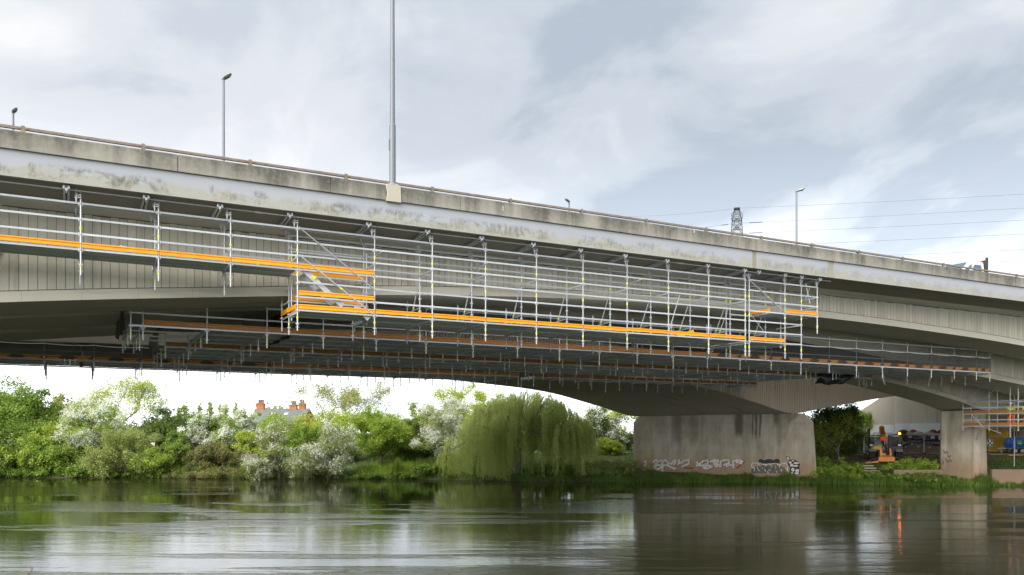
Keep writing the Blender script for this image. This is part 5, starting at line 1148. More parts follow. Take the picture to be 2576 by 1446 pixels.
def slab_wall(px0, px1, y0, y1, dep, label):
    a = P(px0, y1, dep); b = P(px1, y1, dep); h = (y1 - y0) / F * dep; o = MB().box((0, 0, h / 2 - 0.3), ((b - a).length, 0.6, h + 0.6), taper=0.97).build('concrete_wall', MAT['mossy'], None); o.location = (a + b) / 2; o.rotation_euler = (0, 0, -YAW); bevel(o, 0.05); tag(o, label, 'wall')
slab_wall(598, 652, 1141, 1172, 79.8, 'stained concrete wall end standing between bramble mound and pale bush'); slab_wall(438, 458, 1141, 1152, 80.2, 'grey concrete wall stub showing under the ivy')
b = at_bank(77, 9.3); t = thing('dock_stem', 'dry brown dock stalk at the near water edge', 'plant', tuple(b)); m = MB(); R = np.random.default_rng(3); top = HC + (HY - 1424) / F * 9.3 - b.z
m.path([Vector((0, 0, 0)), Vector((0.02, 0, top * 0.5)), Vector((0.0, 0.01, top))], [0.006, 0.005, 0.002], 5); m.build('stem', MAT['bark'], t, local=True); m = MB()
for k in range(40): z = top * (0.82 + 0.18 * k / 40); m.blob((R.normal() * 0.012, R.normal() * 0.012, z), (0.006, 0.006, 0.008), 5, 3)
m.build('seed_head', plain('dock_seed', (0.12, 0.05, 0.03), 0.9), t, local=True)

# ------------------------------------------------------------------ pylon and wires
MAT['pylon'] = plain('dark_galvanised_lattice', (0.03, 0.03, 0.033), 0.6, 0.3); D = 150.0; s = D / F
pb_ = W(lat_of(1853, D), D, float(ground_z(lat_of(1853, D), D))); py_t = thing('lattice_pylon', 'dark lattice electricity pylon rising behind the bridge parapet', 'pylon', tuple(pb_), -YAW - 0.263)
zt = HC + (HY - 525) * s - pb_.z
def hw(z):                                                  # half width against height
    return np.interp(z, [0, zt - 5.0, zt - 2.4, zt], [2.6, 1.02, 0.86, 0.45])
lg = MB()
zs = [0, 6, 11.5, 16.5, 21, 25, 28.5, 31.5] + [zt - 5.6, zt - 4.2, zt - 2.6, zt - 1.9, zt - 1.2, zt - 0.5, zt]; zs = sorted(z for z in zs if z <= zt)
for i in range(len(zs) - 1):
    a, b = zs[i], zs[i + 1]; wa, wb = hw(a), hw(b); r = 0.055
    cs = [(-1, -1), (1, -1), (1, 1), (-1, 1)]
    for k in range(4):
        p, q = cs[k], cs[(k + 1) % 4]; lg.tube((p[0] * wa, p[1] * wa, a), (p[0] * wb, p[1] * wb, b), r, n=4)
        lg.tube((p[0] * wa, p[1] * wa, a), (q[0] * wb, q[1] * wb, b), 0.026, n=4); lg.tube((q[0] * wa, q[1] * wa, a), (p[0] * wb, p[1] * wb, b), 0.026, n=4); lg.tube((p[0] * wb, p[1] * wb, b), (q[0] * wb, q[1] * wb, b), 0.026, n=4)
lg.build('tower', MAT['pylon'], py_t, local=True)
for z0 in (zt - 2.5, zt - 4.1, zt - 8):                     # arms reach along the line of sight
    a = MB(); w = hw(z0); L = 5.5 if z0 < zt - 3 else 4.2
    for sy in (-1, 1):
        for (x, z) in ((-w, z0), (w, z0), (-w, z0 - 1.1), (w, z0 - 1.1)): a.tube((x, sy * w, z), (0, sy * L, z0 - 0.2), 0.022, n=4)
        for k in range(1, 5):
            u = k / 5; y = sy * (w + (L - w) * u); ww = w * (1 - u); zl = z0 - 1.1 * (1 - u) - 0.2 * u; zh = z0 - 0.2 * u; pts = [(-ww, y, zl), (ww, y, zl), (ww, y, zh), (-ww, y, zh)]
            for j in range(4): a.tube(pts[j], pts[(j + 1) % 4], 0.026, n=4)
    a.build('cross_arm', MAT['pylon'], py_t, local=True)
a = MB(); a.box((0, 0, zt), (1.1, 1.1, 0.22)); a.build('peak_plate', MAT['pylon'], py_t, local=True)
c = MB(); zc = HC + (HY - 560) * s - pb_.z                   # octagonal arm end that faces the camera
ring_ = [(1.02 * math.cos(math.pi / 4 * k + 0.39), -4.6, zc + 1.02 * math.sin(math.pi / 4 * k + 0.39)) for k in range(8)]
for k in range(8): c.tube(ring_[k], ring_[(k + 1) % 8], 0.05, n=4); c.tube(ring_[k], ring_[(k + 3) % 8], 0.022, n=4); c.tube(ring_[k], (0.8 * math.cos(math.pi / 4 * k), -1, zc + 0.8 * math.sin(math.pi / 4 * k)), 0.025, n=4)
c.build('arm_end_frame', MAT['pylon'], py_t, local=True)
MAT['wire'] = plain('conductor_wire', (0.20, 0.20, 0.21), 0.6)
def wire(pts, label, r=0.022):
    base = Vector(pts[0]); t = thing('power_line', label, 'power line', tuple(base)); m = MB()
    for a, b in zip(pts[:-1], pts[1:]): m.tube(a, b, r, n=5, caps=False)
    m.build('conductor', MAT['wire'], t)
    return t
def wire_px(p0, d0, p1, d1, label, r=0.022, sag=0.0, ins=True, n=14):
    a = P(*p0, d0); b = P(*p1, d1); pts = [a.lerp(b, k / n) - Vector((0, 0, sag * 4 * (k / n) * (1 - k / n))) for k in range(n + 1)]
    t = wire(pts, label, r)
    if ins:
        d = (pts[1] - pts[0]).normalized(); MB().tube(pts[0] + d * 1.5, pts[0] + d * 4.2, 0.055, n=6).build('insulator', MAT['pylon'], t)
    return t
wire_px((1866, 523), 150, (2900, 468), 105, 'topmost thin wire running from the pylon peak', 0.022, 0.2, False)
wire_px((1866, 561), 150, (2900, 504), 105, 'wire just below the topmost one, from the upper pylon arm', sag=0.1)
wire_px((1866, 587), 152, (2900, 536), 106, 'wire meeting the pylon level with the bridge rail', sag=0.1)
wire_px((1866, 620), 154, (2900, 572), 107, 'wire crossing behind the lamp near the rail', sag=0.1, ins=False)
wire_px((1866, 656), 154, (2900, 613), 108, 'wire passing low above the rail between lamp and truck', sag=0.1, ins=False); wire_px((1866, 685), 154, (2900, 640), 108, 'lowest wire, meeting the truck headboard', sag=0.1, ins=False)
wire_px((1840, 526), 150, (1560, 545), 200, 'thin wire leaving the pylon peak away from the lamp', 0.025, 0.3, False); wire_px((1840, 563), 150, (1600, 590), 200, 'wire leaving the upper pylon arm away from the lamp', sag=0.1)
for k, (y0, y1, lb) in enumerate(((934, 908, 'highest faint wire under the far bridge'), (941, 912, 'second faint wire under the far bridge'), (956, 926, 'third faint wire under the far bridge, over the tall bare-twigged tree'), (962, 934, 'lowest faint wire under the far bridge, over the tall bare-twigged tree'))):
    wire_px((-200, y0), 230, (1250, y1), 230, lb, 0.025, 0.0, False)

# ------------------------------------------------------------------ truck on the bridge
MAT['white_paint'] = plain('white_vehicle_paint', (0.78, 0.79, 0.82), 0.3, 0, 0.03); MAT['glass'] = plain('vehicle_glass', (0.06, 0.11, 0.17), 0.08, 0, 0.1, spec=0.8); MAT['tyre'] = plain('tyre_rubber', (0.02, 0.02, 0.021), 0.85); MAT['dark_panel'] = plain('dark_grey_panel', (0.045, 0.043, 0.045), 0.6); MAT['red_paint'] = plain('red_paint', (0.45, 0.04, 0.03), 0.5); MAT['rim'] = plain('wheel_rim_steel', (0.5, 0.5, 0.5), 0.4, 0.5)
def wheel(parent, c, r, w, axis='y', rimmat='rim', n=20):
    m = MB(); pr = [(r * 0.62, -w / 2), (r * 0.94, -w / 2), (r, -w * 0.36), (r, w * 0.36), (r * 0.94, w / 2), (r * 0.62, w / 2)]; m.lathe(pr, c, n, axis); wo = m.build('wheel', MAT['tyre'], parent, local=True)
    m = MB(); m.lathe([(r * 0.2, -w * 0.52), (r * 0.6, -w * 0.5), (r * 0.6, w * 0.5), (r * 0.2, w * 0.52)], c, 16, axis); m.build('rim', MAT[rimmat], wo, local=True); return wo
TY = 34.6; TXc = XatY(2412, TY); tr = thing('flatbed_truck', 'white flatbed truck with dark headboard driving along the near bridge', 'truck', (TXc, TY, 12.86))
prof = [(-2.6, 0.55), (-2.6, 1.05), (-2.35, 1.22), (-1.25, 1.42), (-0.15, 2.18), (0.15, 2.26), (0.85, 2.27), (1.05, 2.2), (1.2, 1.2), (1.2, 0.55)]
m = MB(); m.prism(prof, (0, -0.95, 0), (0, 0.95, 0), (1, 0, 0), (0, 0, 1)); bevel(m.build('cab', MAT['white_paint'], tr, local=True), 0.07, 3)
for y in (-0.957, 0.957):
    m = MB(); pw = [(0.02, 1.45), (0.0, 1.85), (0.14, 2.03), (0.72, 2.05), (0.82, 1.95), (0.84, 1.45)]; m.prism(pw, (0, y - 0.004, 0), (0, y + 0.004, 0), (1, 0, 0), (0, 0, 1)); m.build('side_window', MAT['glass'], tr, local=True)
    m = MB(); pw = [(-1.05, 1.46), (-0.2, 2.02), (-0.12, 1.98), (-0.22, 1.46)]; m.prism(pw, (0, y - 0.004, 0), (0, y + 0.004, 0), (1, 0, 0), (0, 0, 1)); m.build('front_quarter_window', MAT['glass'], tr, local=True)
    MB().box((-0.35, y * 1.12, 1.55), (0.14, 0.12, 0.28)).build('mirror', MAT['white_paint'], tr, local=True)
m = MB(); m.add([(-1.22, -0.8, 1.46), (-1.22, 0.8, 1.46), (-0.22, 0.72, 2.16), (-0.22, -0.72, 2.16)], [(0, 1, 2, 3)]); o = m.build('windscreen', MAT['glass'], tr, local=True); o.location = (-0.03, 0, 0.03)
MB().box((1.42, 0, 1.55), (0.16, 1.9, 1.75)).box((1.42, -0.9, 2.5), (0.12, 0.12, 0.16)).build('headboard', MAT['dark_panel'], tr, local=True); MB().box((1.1, -0.6, 2.31), (0.75, 0.25, 0.08)).build('beacon_bar', MAT['red_paint'], tr, local=True)
MB().box((3.2, 0, 0.85), (3.5, 2.0, 0.18)).build('flatbed', MAT['dark_panel'], tr, local=True); MB().box((1.2, 0, 0.5), (6.6, 0.9, 0.25)).build('chassis', MAT['dark_panel'], tr, local=True)
tr.scale = (1.06, 1.0, 1.07)
for x in (-1.7, 3.4):
    for y in (-0.85, 0.85): wheel(tr, (x, y, 0.36), 0.36, 0.25)

# ------------------------------------------------------------------ people
SKIN = plain('skin', (0.45, 0.27, 0.19), 0.6); MAT['hivis_yellow'] = plain('hi_vis_yellow', (0.55, 0.72, 0.05), 0.7); MAT['hivis_orange'] = plain('hi_vis_orange', (0.82, 0.10, 0.02), 0.7); MAT['boots'] = plain('dark_boots', (0.03, 0.025, 0.02), 0.7); MAT['helmet'] = plain('white_helmet', (0.7, 0.7, 0.7), 0.35); MAT['navy'] = plain('navy_cloth', (0.02, 0.025, 0.05), 0.8)
def skin_obj(name, J, E, mat, parent, sub=2):
    me = bpy.data.meshes.new(name); keys = list(J); me.from_pydata([J[k][0] for k in keys], [(keys.index(a), keys.index(b)) for a, b in E], []); me.materials.append(mat)
    o = bpy.data.objects.new(name, me); COL.objects.link(o); o.parent = parent; md = o.modifiers.new('skin', 'SKIN'); sv = me.skin_vertices[0].data
    for i, k in enumerate(keys):
        r = J[k][1]; sv[i].radius = (r, r) if isinstance(r, float) else r; sv[i].use_root = (i == 0)
    md.use_smooth_shade = True; o.modifiers.new('sub', 'SUBSURF').levels = sub; o.modifiers['sub'].render_levels = sub; return o
def worker(label, loc, rz, arms, jacket, trousers, sit=False, legspread=0.14):
    t = thing('person', label, 'person', loc, rz); hip = 0.95
    J = {'pelvis': ((0, 0, hip), (0.15, 0.11)), 'waist': ((0, 0, 1.12), (0.14, 0.10)), 'chest': ((0, 0, 1.32), (0.17, 0.12)), 'neck': ((0, 0.0, 1.47), 0.06), 'head0': ((0, 0.02, 1.56), (0.075, 0.085)), 'head1': ((0, 0.02, 1.68), (0.075, 0.09)), 'crown': ((0, 0.0, 1.74), 0.05)}
    E = [('pelvis', 'waist'), ('waist', 'chest'), ('chest', 'neck'), ('neck', 'head0'), ('head0', 'head1'), ('head1', 'crown')]
    for s, n in ((-1, 'l'), (1, 'r')):
        a = arms[0 if s < 0 else 1]
        J['sh' + n] = ((s * 0.19, 0, 1.41), 0.065); J['el' + n] = ((s * (0.25 + a[0] * 0.5), a[1] * 0.5, 1.41 - 0.27 + a[2] * 0.4), 0.05); J['wr' + n] = ((s * (0.26 + a[0]), a[1], 1.41 - 0.5 + a[2]), 0.036)
        J['hd' + n] = ((s * (0.265 + a[0] * 1.1), a[1] * 1.25 + 0.02, 1.41 - 0.58 + a[2] * 1.1), (0.042, 0.022)); J['f1' + n] = ((s * (0.25 + a[0] * 1.15), a[1] * 1.3 + 0.04, 1.41 - 0.67 + a[2] * 1.15), 0.016); J['f2' + n] = ((s * (0.28 + a[0] * 1.15), a[1] * 1.35 + 0.02, 1.41 - 0.68 + a[2] * 1.15), 0.016); J['th' + n] = ((s * (0.235 + a[0]), a[1] * 1.2 + 0.06, 1.41 - 0.60 + a[2]), 0.014)
        if sit: kn, an, ft = (s * 0.16, 0.46, hip - 0.02), (s * 0.16, 0.50, 0.52), (s * 0.16, 0.68, 0.48)
        else: kn, an, ft = (s * (0.10 + legspread * 0.3), 0.03, 0.50), (s * (0.10 + legspread * 0.5), -0.02, 0.09), (s * (0.10 + legspread * 0.6), 0.14, 0.045)
        J['hp' + n] = ((s * 0.10, 0, hip - 0.06), 0.095); J['kn' + n] = (kn, 0.065); J['an' + n] = (an, 0.045); J['ft' + n] = (ft, 0.04)
        E += [('chest', 'sh' + n), ('sh' + n, 'el' + n), ('el' + n, 'wr' + n), ('wr' + n, 'hd' + n), ('hd' + n, 'f1' + n), ('hd' + n, 'f2' + n), ('wr' + n, 'th' + n), ('pelvis', 'hp' + n), ('hp' + n, 'kn' + n), ('kn' + n, 'an' + n), ('an' + n, 'ft' + n)]
    skin_obj('body', J, E, SKIN, t)
    def grow(keys, k): return {q: (J[q][0], tuple(x * k + 0.012 for x in J[q][1]) if isinstance(J[q][1], tuple) else J[q][1] * k + 0.012) for q in keys}
    ks = ['waist', 'pelvis', 'chest', 'shl', 'ell', 'wrl', 'shr', 'elr', 'wrr']; skin_obj('jacket', grow(ks, 1.12), [e for e in E if e[0] in ks and e[1] in ks], MAT[jacket], t)
    ks = ['pelvis', 'hpl', 'knl', 'anl', 'hpr', 'knr', 'anr']; skin_obj('trousers', grow(ks, 1.1), [e for e in E if e[0] in ks and e[1] in ks], MAT[trousers], t)
    MB().lathe([(0.135, 0), (0.12, 0.02), (0.115, 0.08), (0.08, 0.14), (0.02, 0.165)], (0, 0.02, 1.68), 14).build('helmet', MAT['helmet'] if not sit else MAT['helmet'], t, local=True, smooth=True)
    for s in (-1, 1):
        f = J['ft' + ('l' if s < 0 else 'r')][0]; bevel(MB().box((f[0], f[1] - 0.06, f[2] + 0.0), (0.11, 0.28, 0.10)).build('boot', MAT['boots'], t, local=True), 0.03)
    return t
worker('worker in yellow jacket and orange trousers standing on the tower deck next to the column', (64.75, XatY(0, 1) * 0 + 39.35, HC + 0.62), -1.0, ((0.02, 0.25, 0.1), (0.05, 0.3, 0.25)), 'hivis_yellow', 'hivis_orange')
worker('worker in yellow jacket and orange trousers standing farther along the tower deck', (64.95, 38.25, HC + 0.62), 2.2, ((0.05, 0.3, 0.2), (0.02, 0.2, 0.05)), 'hivis_yellow', 'hivis_orange')

# ------------------------------------------------------------------ telehandler
MAT['jcb'] = orange('orange_machine_paint', (0.80, 0.26, 0.01), (0.88, 0.33, 0.015), 0.4); MAT['jcb_yellow'] = orange('yellow_machine_paint', (0.82, 0.46, 0.02), (0.90, 0.52, 0.03), 0.4); MAT['black_metal'] = plain('black_machine_metal', (0.025, 0.025, 0.027), 0.5); MAT['chrome'] = plain('bright_ram_rod', (0.75, 0.76, 0.78), 0.2, 0.6); MAT['fender'] = plain('grey_fender_plastic', (0.20, 0.20, 0.21), 0.55)
def glowing(name, col, st):
    t = MT(name); t.set(Base_Color=col, Roughness=0.4, Emission_Color=col, Emission_Strength=st); return t.m
MAT['beacon'] = glowing('lit_amber_beacon', (1.0, 0.18, 0.02), 4.0); MAT['plate'] = plain('white_number_plate', (0.75, 0.75, 0.75), 0.5); MAT['lampglass'] = plain('headlamp_glass', (0.7, 0.7, 0.72), 0.15)
D = 76.2; THR = -YAW - 0.36; tb = W(lat_of(2227, D), D); tb.z = float(ground_z(lat_of(2227, D), D)) + 0.02
th = thing('telehandler', 'orange telehandler facing the river with boom raised and stabiliser legs down', 'telehandler', tuple(tb), THR)
K = 0.00478; u = lambda zx: (zx - 930) * K; v = lambda zy: (1090 - zy) * K
for x in (-1.08, 1.12):
    for y in (0.2, 3.0):
        wo = wheel(th, (x, y, 0.52), 0.54, 0.40, 'x', 'jcb')
        m = MB()
        for k in range(14):
            a = 2 * math.pi * k / 14; m.box((x + (0.08 if k % 2 else -0.08), y + 0.55 * math.cos(a), 0.52 + 0.55 * math.sin(a)), (0.22, 0.07, 0.07))
        m.build('tread', MAT['tyre'], wo, local=True)
        m = MB(); m.prism([(y - 0.66, 0.95), (y - 0.5, 1.12), (y + 0.5, 1.15), (y + 0.66, 0.95), (y + 0.6, 0.93), (y + 0.45, 1.07), (y - 0.45, 1.05), (y - 0.6, 0.91)], (x - 0.28, 0, 0), (x + 0.28, 0, 0), (0, 1, 0), (0, 0, 1)); m.build('mudguard', MAT['fender'], th, local=True)
m = MB(); m.box((0, 1.7, 0.72), (1.3, 4.0, 0.55)); bevel(m.build('chassis', MAT['black_metal'], th, local=True), 0.04)
m = MB(); m.prism([(u(690), 1.05), (u(700), 1.22), (u(740), 1.40), (u(870), 1.55), (u(880), 1.05)], (0, 0.7, 0), (0, 2.6, 0), (1, 0, 0), (0, 0, 1)); bevel(m.build('engine_cover', MAT['jcb_yellow'], th, local=True), 0.06)
# cab : posts, roof, glass
cx0, cx1 = u(1000), u(1240); m = MB()
for x in (cx0 + 0.04, cx1 - 0.04):
    for y in (0.75, 2.1): m.beam((x, y, 1.0), (x, y + (0.12 if y < 1 else 0), 2.4), 0.07, 0.07)
m.box(((cx0 + cx1) / 2, 1.45, 2.44), (cx1 - cx0 + 0.08, 1.6, 0.09)).box(((cx0 + cx1) / 2, 1.4, 1.15), (cx1 - cx0, 1.4, 0.5)); cab = bevel(m.build('cab', MAT['black_metal'], th, local=True), 0.02)
def clear_glass():
    t = MT('cab_glass'); t.set(Base_Color=(0.03, 0.05, 0.05), Roughness=0.05); tr = t.n('ShaderNodeBsdfTransparent'); mx = t.n('ShaderNodeMixShader'); mx.inputs[0].default_value = 0.45; t.l(tr.outputs[0], mx.inputs[1]); t.l(t.bsdf.outputs[0], mx.inputs[2]); t.l(mx.outputs[0], t.out.inputs['Surface']); return t.m
MAT['cabglass'] = clear_glass()
MB().box(((cx0 + cx1) / 2, 0.76, 1.88), (cx1 - cx0 - 0.14, 0.02, 0.95)).build('windscreen', MAT['cabglass'], cab, local=True)
MB().box(((cx0 + cx1) / 2 - 0.03, 0.72, 2.44 - 0.06), (0.56, 0.03, 0.11)).build('number_plate', MAT['plate'], cab, local=True)
MB().lathe([(0.1, 0), (0.1, 0.12), (0.05, 0.17)], (u(1185), 0.85, 2.5), 10).build('beacon', MAT['beacon'], cab, local=True)
m = MB()
for x0, x1 in ((u(730), u(1060)),): m.tube((x0, 1.0, 2.62), (x1, 1.0, 2.60), 0.03, n=6).tube((x0, 1.0, 2.62), (x0, 1.0, 2.3), 0.025, n=6).tube((x1, 1.0, 2.60), (x1, 1.0, 2.4), 0.025, n=6)
m.tube((u(480), 1.2, 2.36), (u(860), 1.0, 2.42), 0.025, n=6); m.build('roof_guard', MAT['black_metal'], cab, local=True)
for zx in (680, 1178): MB().box((u(zx), 0.55, 1.52), (0.24, 0.12, 0.14)).build('headlight', MAT['lampglass'], th, local=True)
MB().box((u(690), 0.6, 1.95), (0.16, 0.08, 0.3)).build('mirror', MAT['black_metal'], th, local=True); MB().box((u(1255), 0.55, 1.75), (0.1, 0.06, 0.3)).build('mirror', MAT['black_metal'], th, local=True)
# boom: high rear end, dropping to the front
bm = MB(); bm.beam((u(905), 3.6, 2.95), (u(905), -0.3, 1.75), 0.40, 0.42); bo_ = bm.build('boom', MAT['jcb'], th, local=True)
MB().beam((u(905), 3.75, 3.0), (u(905), 3.45, 2.9), 0.46, 0.52).box((u(905), 3.65, 3.3), (0.2, 0.2, 0.1)).build('boom_end', MAT['jcb'], bo_, local=True)
MB().beam((u(890), -0.2, 1.85), (u(900), -0.9, 1.6), 0.30, 0.32).build('inner_boom', MAT['black_metal'], bo_, local=True); MB().box((u(880), -0.95, 2.06), (0.52, 0.16, 0.25)).box((u(880), -0.96, 2.2), (0.56, 0.12, 0.06)).build('boom_head', MAT['red_orange'] if 'red_orange' in MAT else MAT['hivis_orange'], bo_, local=True)
m = MB(); m.beam((u(900), -1.0, 1.9), (u(950), -0.7, 0.62), 0.2, 0.2); m.tube((u(960), -0.9, 1.7), (u(985), -0.75, 0.7), 0.05).tube((u(925), -1.05, 1.5), (u(975), -0.8, 0.6), 0.03); m.build('lift_ram', MAT['black_metal'], bo_, local=True); MB().tube((u(895), -1.12, 1.95), (u(905), -1.1, 1.55), 0.04).build('ram_rod', MAT['chrome'], bo_, local=True)
m = MB()
for s_, x0 in ((-1, u(850)), (1, u(1005))):
    m.prism([(x0 - 0.11, 0.45), (x0 - 0.13 + 0.02 * s_, 1.2), (x0 + 0.03, 1.25), (x0 + 0.13, 0.45)], (0, -0.75, 0), (0, -0.62, 0), (1, 0, 0), (0, 0, 1))
m.box((u(930), -0.68, 0.62), (0.75, 0.1, 0.35)); m.build('front_frame', MAT['jcb'], th, local=True)
m = MB(); m.prism([(u(795), 0.10), (u(785), 0.48), (u(1088), 0.48), (u(1072), 0.06), (u(830), 0.03)], (0, -1.0, 0), (0, -0.86, 0), (1, 0, 0), (0, 0, 1)); m.tube((u(935), -1.04, 0.38), (u(935), -0.9, 0.38), 0.05); o = bevel(m.build('stabiliser_beam', MAT['jcb'], th, local=True), 0.02)
MB().box((u(935), -0.9, 0.56), (0.82, 0.05, 0.12)).build('red_strip', MAT['red_paint'], o, local=True)
for s_, a, b, c in ((-1, (u(800), 0.42), (u(650), 0.06), (u(560), -0.10)), (1, (u(1080), 0.46), (u(1190), 0.22), (u(1275), -0.02))):
    lg_ = MB().tube((a[0], -0.95, a[1]), (b[0], -1.0, b[1]), 0.11, 0.10).build('stabiliser_leg', MAT['black_metal'], th, local=True); MB().tube((b[0], -1.0, b[1]), (c[0], -1.02, c[1]), 0.035).build('ram_rod', MAT['chrome'], lg_, local=True)
    f = MB(); f.prism([(c[0], -0.16), (c[0], -0.08), (a[0], 0.14 if s_ < 0 else 0.12), (a[0], -0.04)], (0, -0.92, 0), (0, -0.8, 0), (1, 0, 0), (0, 0, 1)); f.build('stabiliser_foot', MAT['jcb'], lg_, local=True)
dl = tb + Vector((((cx0 + cx1) / 2) * math.cos(THR) - 1.5 * math.sin(THR), ((cx0 + cx1) / 2) * math.sin(THR) + 1.5 * math.cos(THR), 0.62))
worker('driver in orange jacket and white helmet sitting in the telehandler cab', tuple(dl), THR + math.pi, ((-0.02, 0.35, 0.15), (-0.02, 0.35, 0.15)), 'hivis_orange', 'navy', sit=True)

# ------------------------------------------------------------------ site compound
MAT['fence'] = plain('grey_fence_tube', (0.42, 0.43, 0.44), 0.45, 0.4); MAT['block'] = plain('black_fence_foot', (0.03, 0.03, 0.03), 0.9)
def fence_panel(px0, px1, dep, label, net=False, hgt=1.86, group='temporary fence panels'):
    a = at_bank(px0, dep); b = at_bank(px1, dep); L = (b - a).length; t = thing('fence_panel', label, 'fence', tuple(a), -YAW, group)
    m = MB(); r = 0.15; pts = [(0.03, 0, 0.1), (0.03, 0, hgt - r), (0.06, 0, hgt - 0.05), (0.03 + r, 0, hgt), (L - 0.03 - r, 0, hgt), (L - 0.06, 0, hgt - 0.05), (L - 0.03, 0, hgt - r), (L - 0.03, 0, 0.1), (0.03, 0, 0.1)]
    for p, q in zip(pts[:-1], pts[1:]): m.tube(p, q, 0.022, n=6)
    m.build('frame', MAT['fence'], t, local=True); m = MB()
    for k in range(1, int(L / 0.14)): m.tube((k * 0.14, 0, 0.12), (k * 0.14, 0, hgt - 0.02), 0.0035, n=3, caps=False)
    for z in (0.4, 0.8, 1.2, 1.6): m.tube((0.04, 0, z), (L - 0.04, 0, z), 0.0035, n=3, caps=False)
    m.build('wire_mesh', MAT['fence'], t, local=True)
    if net:
        m = MB(); n = 14
        for k in range(n + 1): x = 0.05 + (L - 0.1) * k / n; m.v += [(x, -0.03, 0.15), (x, -0.03 + 0.02 * math.sin(k), hgt - 0.05 - 0.05 * abs(math.sin(k * 0.9)))]
        m.f = [(2 * k, 2 * k + 2, 2 * k + 3, 2 * k + 1) for k in range(n)]; m.build('screen_net', MAT['net'], t, local=True)
    for x in (0.03, L - 0.03): MB().box((x, 0, 0.06), (0.2, 0.6, 0.12)).build('foot', MAT['block'], t, local=True)
for i, (a, b, net, lb) in enumerate(((2090, 2172, True, 'net screened wire fence panel behind the dark tree'), (2173, 2262, True, 'net screened wire fence panel behind the telehandler'), (2263, 2323, False, 'wire fence panel in front of the first sheeted timber stack'), (2324, 2400, False, 'wire fence panel in front of the second timber stack, touching the column'), (2486, 2551, False, 'wire fence panel in front of the yellow container'), (2552, 2640, False, 'wire fence panel in front of the blue water bowser'))): fence_panel(a, b, 83.8, lb, net)
MAT['timber'] = plain('stacked_timber', (0.20, 0.15, 0.11), 0.8, 0, 0.3, 4); MAT['paper'] = plain('pale_label', (0.6, 0.62, 0.72), 0.7)
def timber_stack(px0, px1, dep, label, sheet_drop):
    a = at_bank(px0, dep); b = at_bank(px1, dep); L = (b - a).length; t = thing('timber_stack', label, 'timber stack', tuple(a), -YAW)
    for k in range(6):
        for j in range(3):
            o = MB().box((L * (0.17 + 0.33 * j), 0.5, 0.18 + 0.21 * k), (L * 0.32, 1.0, 0.17)).build('timber_pack', MAT['timber'], t, local=True)
    for j in range(3):
        MB().box((L * (0.2 + 0.3 * j), -0.012, 0.75 + 0.25 * (j % 2)), (0.16, 0.012, 0.12)).build('label_sheet', MAT['paper'], t, local=True)
    m = MB(); nx, ny = 14, 9
    for i in range(nx + 1):
        x = -0.1 + (L + 0.2) * i / nx
        for j in range(ny + 1):
            w_ = j / ny; dr = sheet_drop(i / nx)
            if w_ < 0.4: y, z = -0.08 - 0.03 * math.sin(i * 1.7), 1.52 - dr * (1 - w_ / 0.4)
            else: y, z = -0.05 + 1.15 * (w_ - 0.4) / 0.6, 1.54 + 0.10 * math.sin(i * 1.1) * math.sin(math.pi * (w_ - 0.4) / 0.6) + 0.06 * (w_ - 0.4)
            m.v.append((x, y + 0.02 * math.sin(i * 2.7 + j), z + 0.025 * math.sin(i * 2.1 + j * 1.3)))
    for i in range(nx):
        for j in range(ny): q = i * (ny + 1) + j; m.f.append((q, q + ny + 1, q + ny + 2, q + 1))
    o = m.build('plastic_cover', MAT['sheet'], t, local=True, smooth=True); sm = o.modifiers.new('t', 'SOLIDIFY'); sm.thickness = 0.012
timber_stack(2266, 2320, 86.2, 'timber stack half covered by a black sheet next to the telehandler', lambda k: 0.75 - 0.45 * k + 0.1 * math.sin(k * 9)); timber_stack(2326, 2385, 86.0, 'timber stack under a shiny black sheet beside the column', lambda k: 0.4 + 0.35 * k)
# upturned boats on a rack
MAT['hull'] = plain('pale_boat_hull', (0.62, 0.60, 0.55), 0.4); MAT['hull_red'] = plain('red_boat_hull', (0.50, 0.06, 0.07), 0.4); MAT['hull_brown'] = plain('varnished_brown_hull', (0.25, 0.11, 0.03), 0.35)
def boat(px, py, dep, L, wid, mat, label, hgt=0.32):
    p = P(px, py, dep); t = thing('upturned_boat', label, 'boat', tuple(p), -YAW); m = MB(); n = 14
    for i in range(n + 1):
        uu = -1 + 2 * i / n; w = wid / 2 * (1 - abs(uu) ** 2.6) + 0.02; hz_ = hgt * (1 - abs(uu) ** 2.2)
        for k in range(7): a = math.pi * k / 6; m.v.append((uu * L / 2, -math.cos(a) * w, math.sin(a) * hz_ + 0.02))
    for i in range(n):
        for k in range(6): q = i * 7 + k; m.f.append((q, q + 7, q + 8, q + 1))
    o = m.build('hull', MAT[mat], t, local=True, smooth=True); sm = o.modifiers.new('t', 'SOLIDIFY'); sm.thickness = 0.05
    g = MB()
    for i in range(n):
        for s_ in (0, 6): g.tube(m.v[i * 7 + s_], m.v[(i + 1) * 7 + s_], 0.03, n=5)
    g.build('gunwale', MAT['bagw'], t, local=True)
for px, mt, lb in ((2283, 'hull', 'pale upturned boat hull next to the dark shrub'), (2309, 'hull', 'pale upturned boat hull in the middle of the rack'), (2337, 'hull', 'pale upturned boat hull nearest the column')): boat(px, 1093, 88.4, 1.32, 0.9, mt, lb)
for px, mt, lb in ((2270, 'hull_red', 'small red upturned hull behind the first pale boat'), (2296, 'hull_red', 'wider red upturned hull behind the middle pale boat'), (2346, 'hull_brown', 'varnished brown upturned hull above the pale boats'), (2368, 'hull_red', 'dark red upturned hull beside the column')): boat(px, 1091, 90.2, 1.35, 0.8, mt, lb, 0.46)
rk = thing('boat_rack', 'dark metal rack carrying the upturned boats', 'rack', tuple(at_bank(2315, 89)), -YAW)
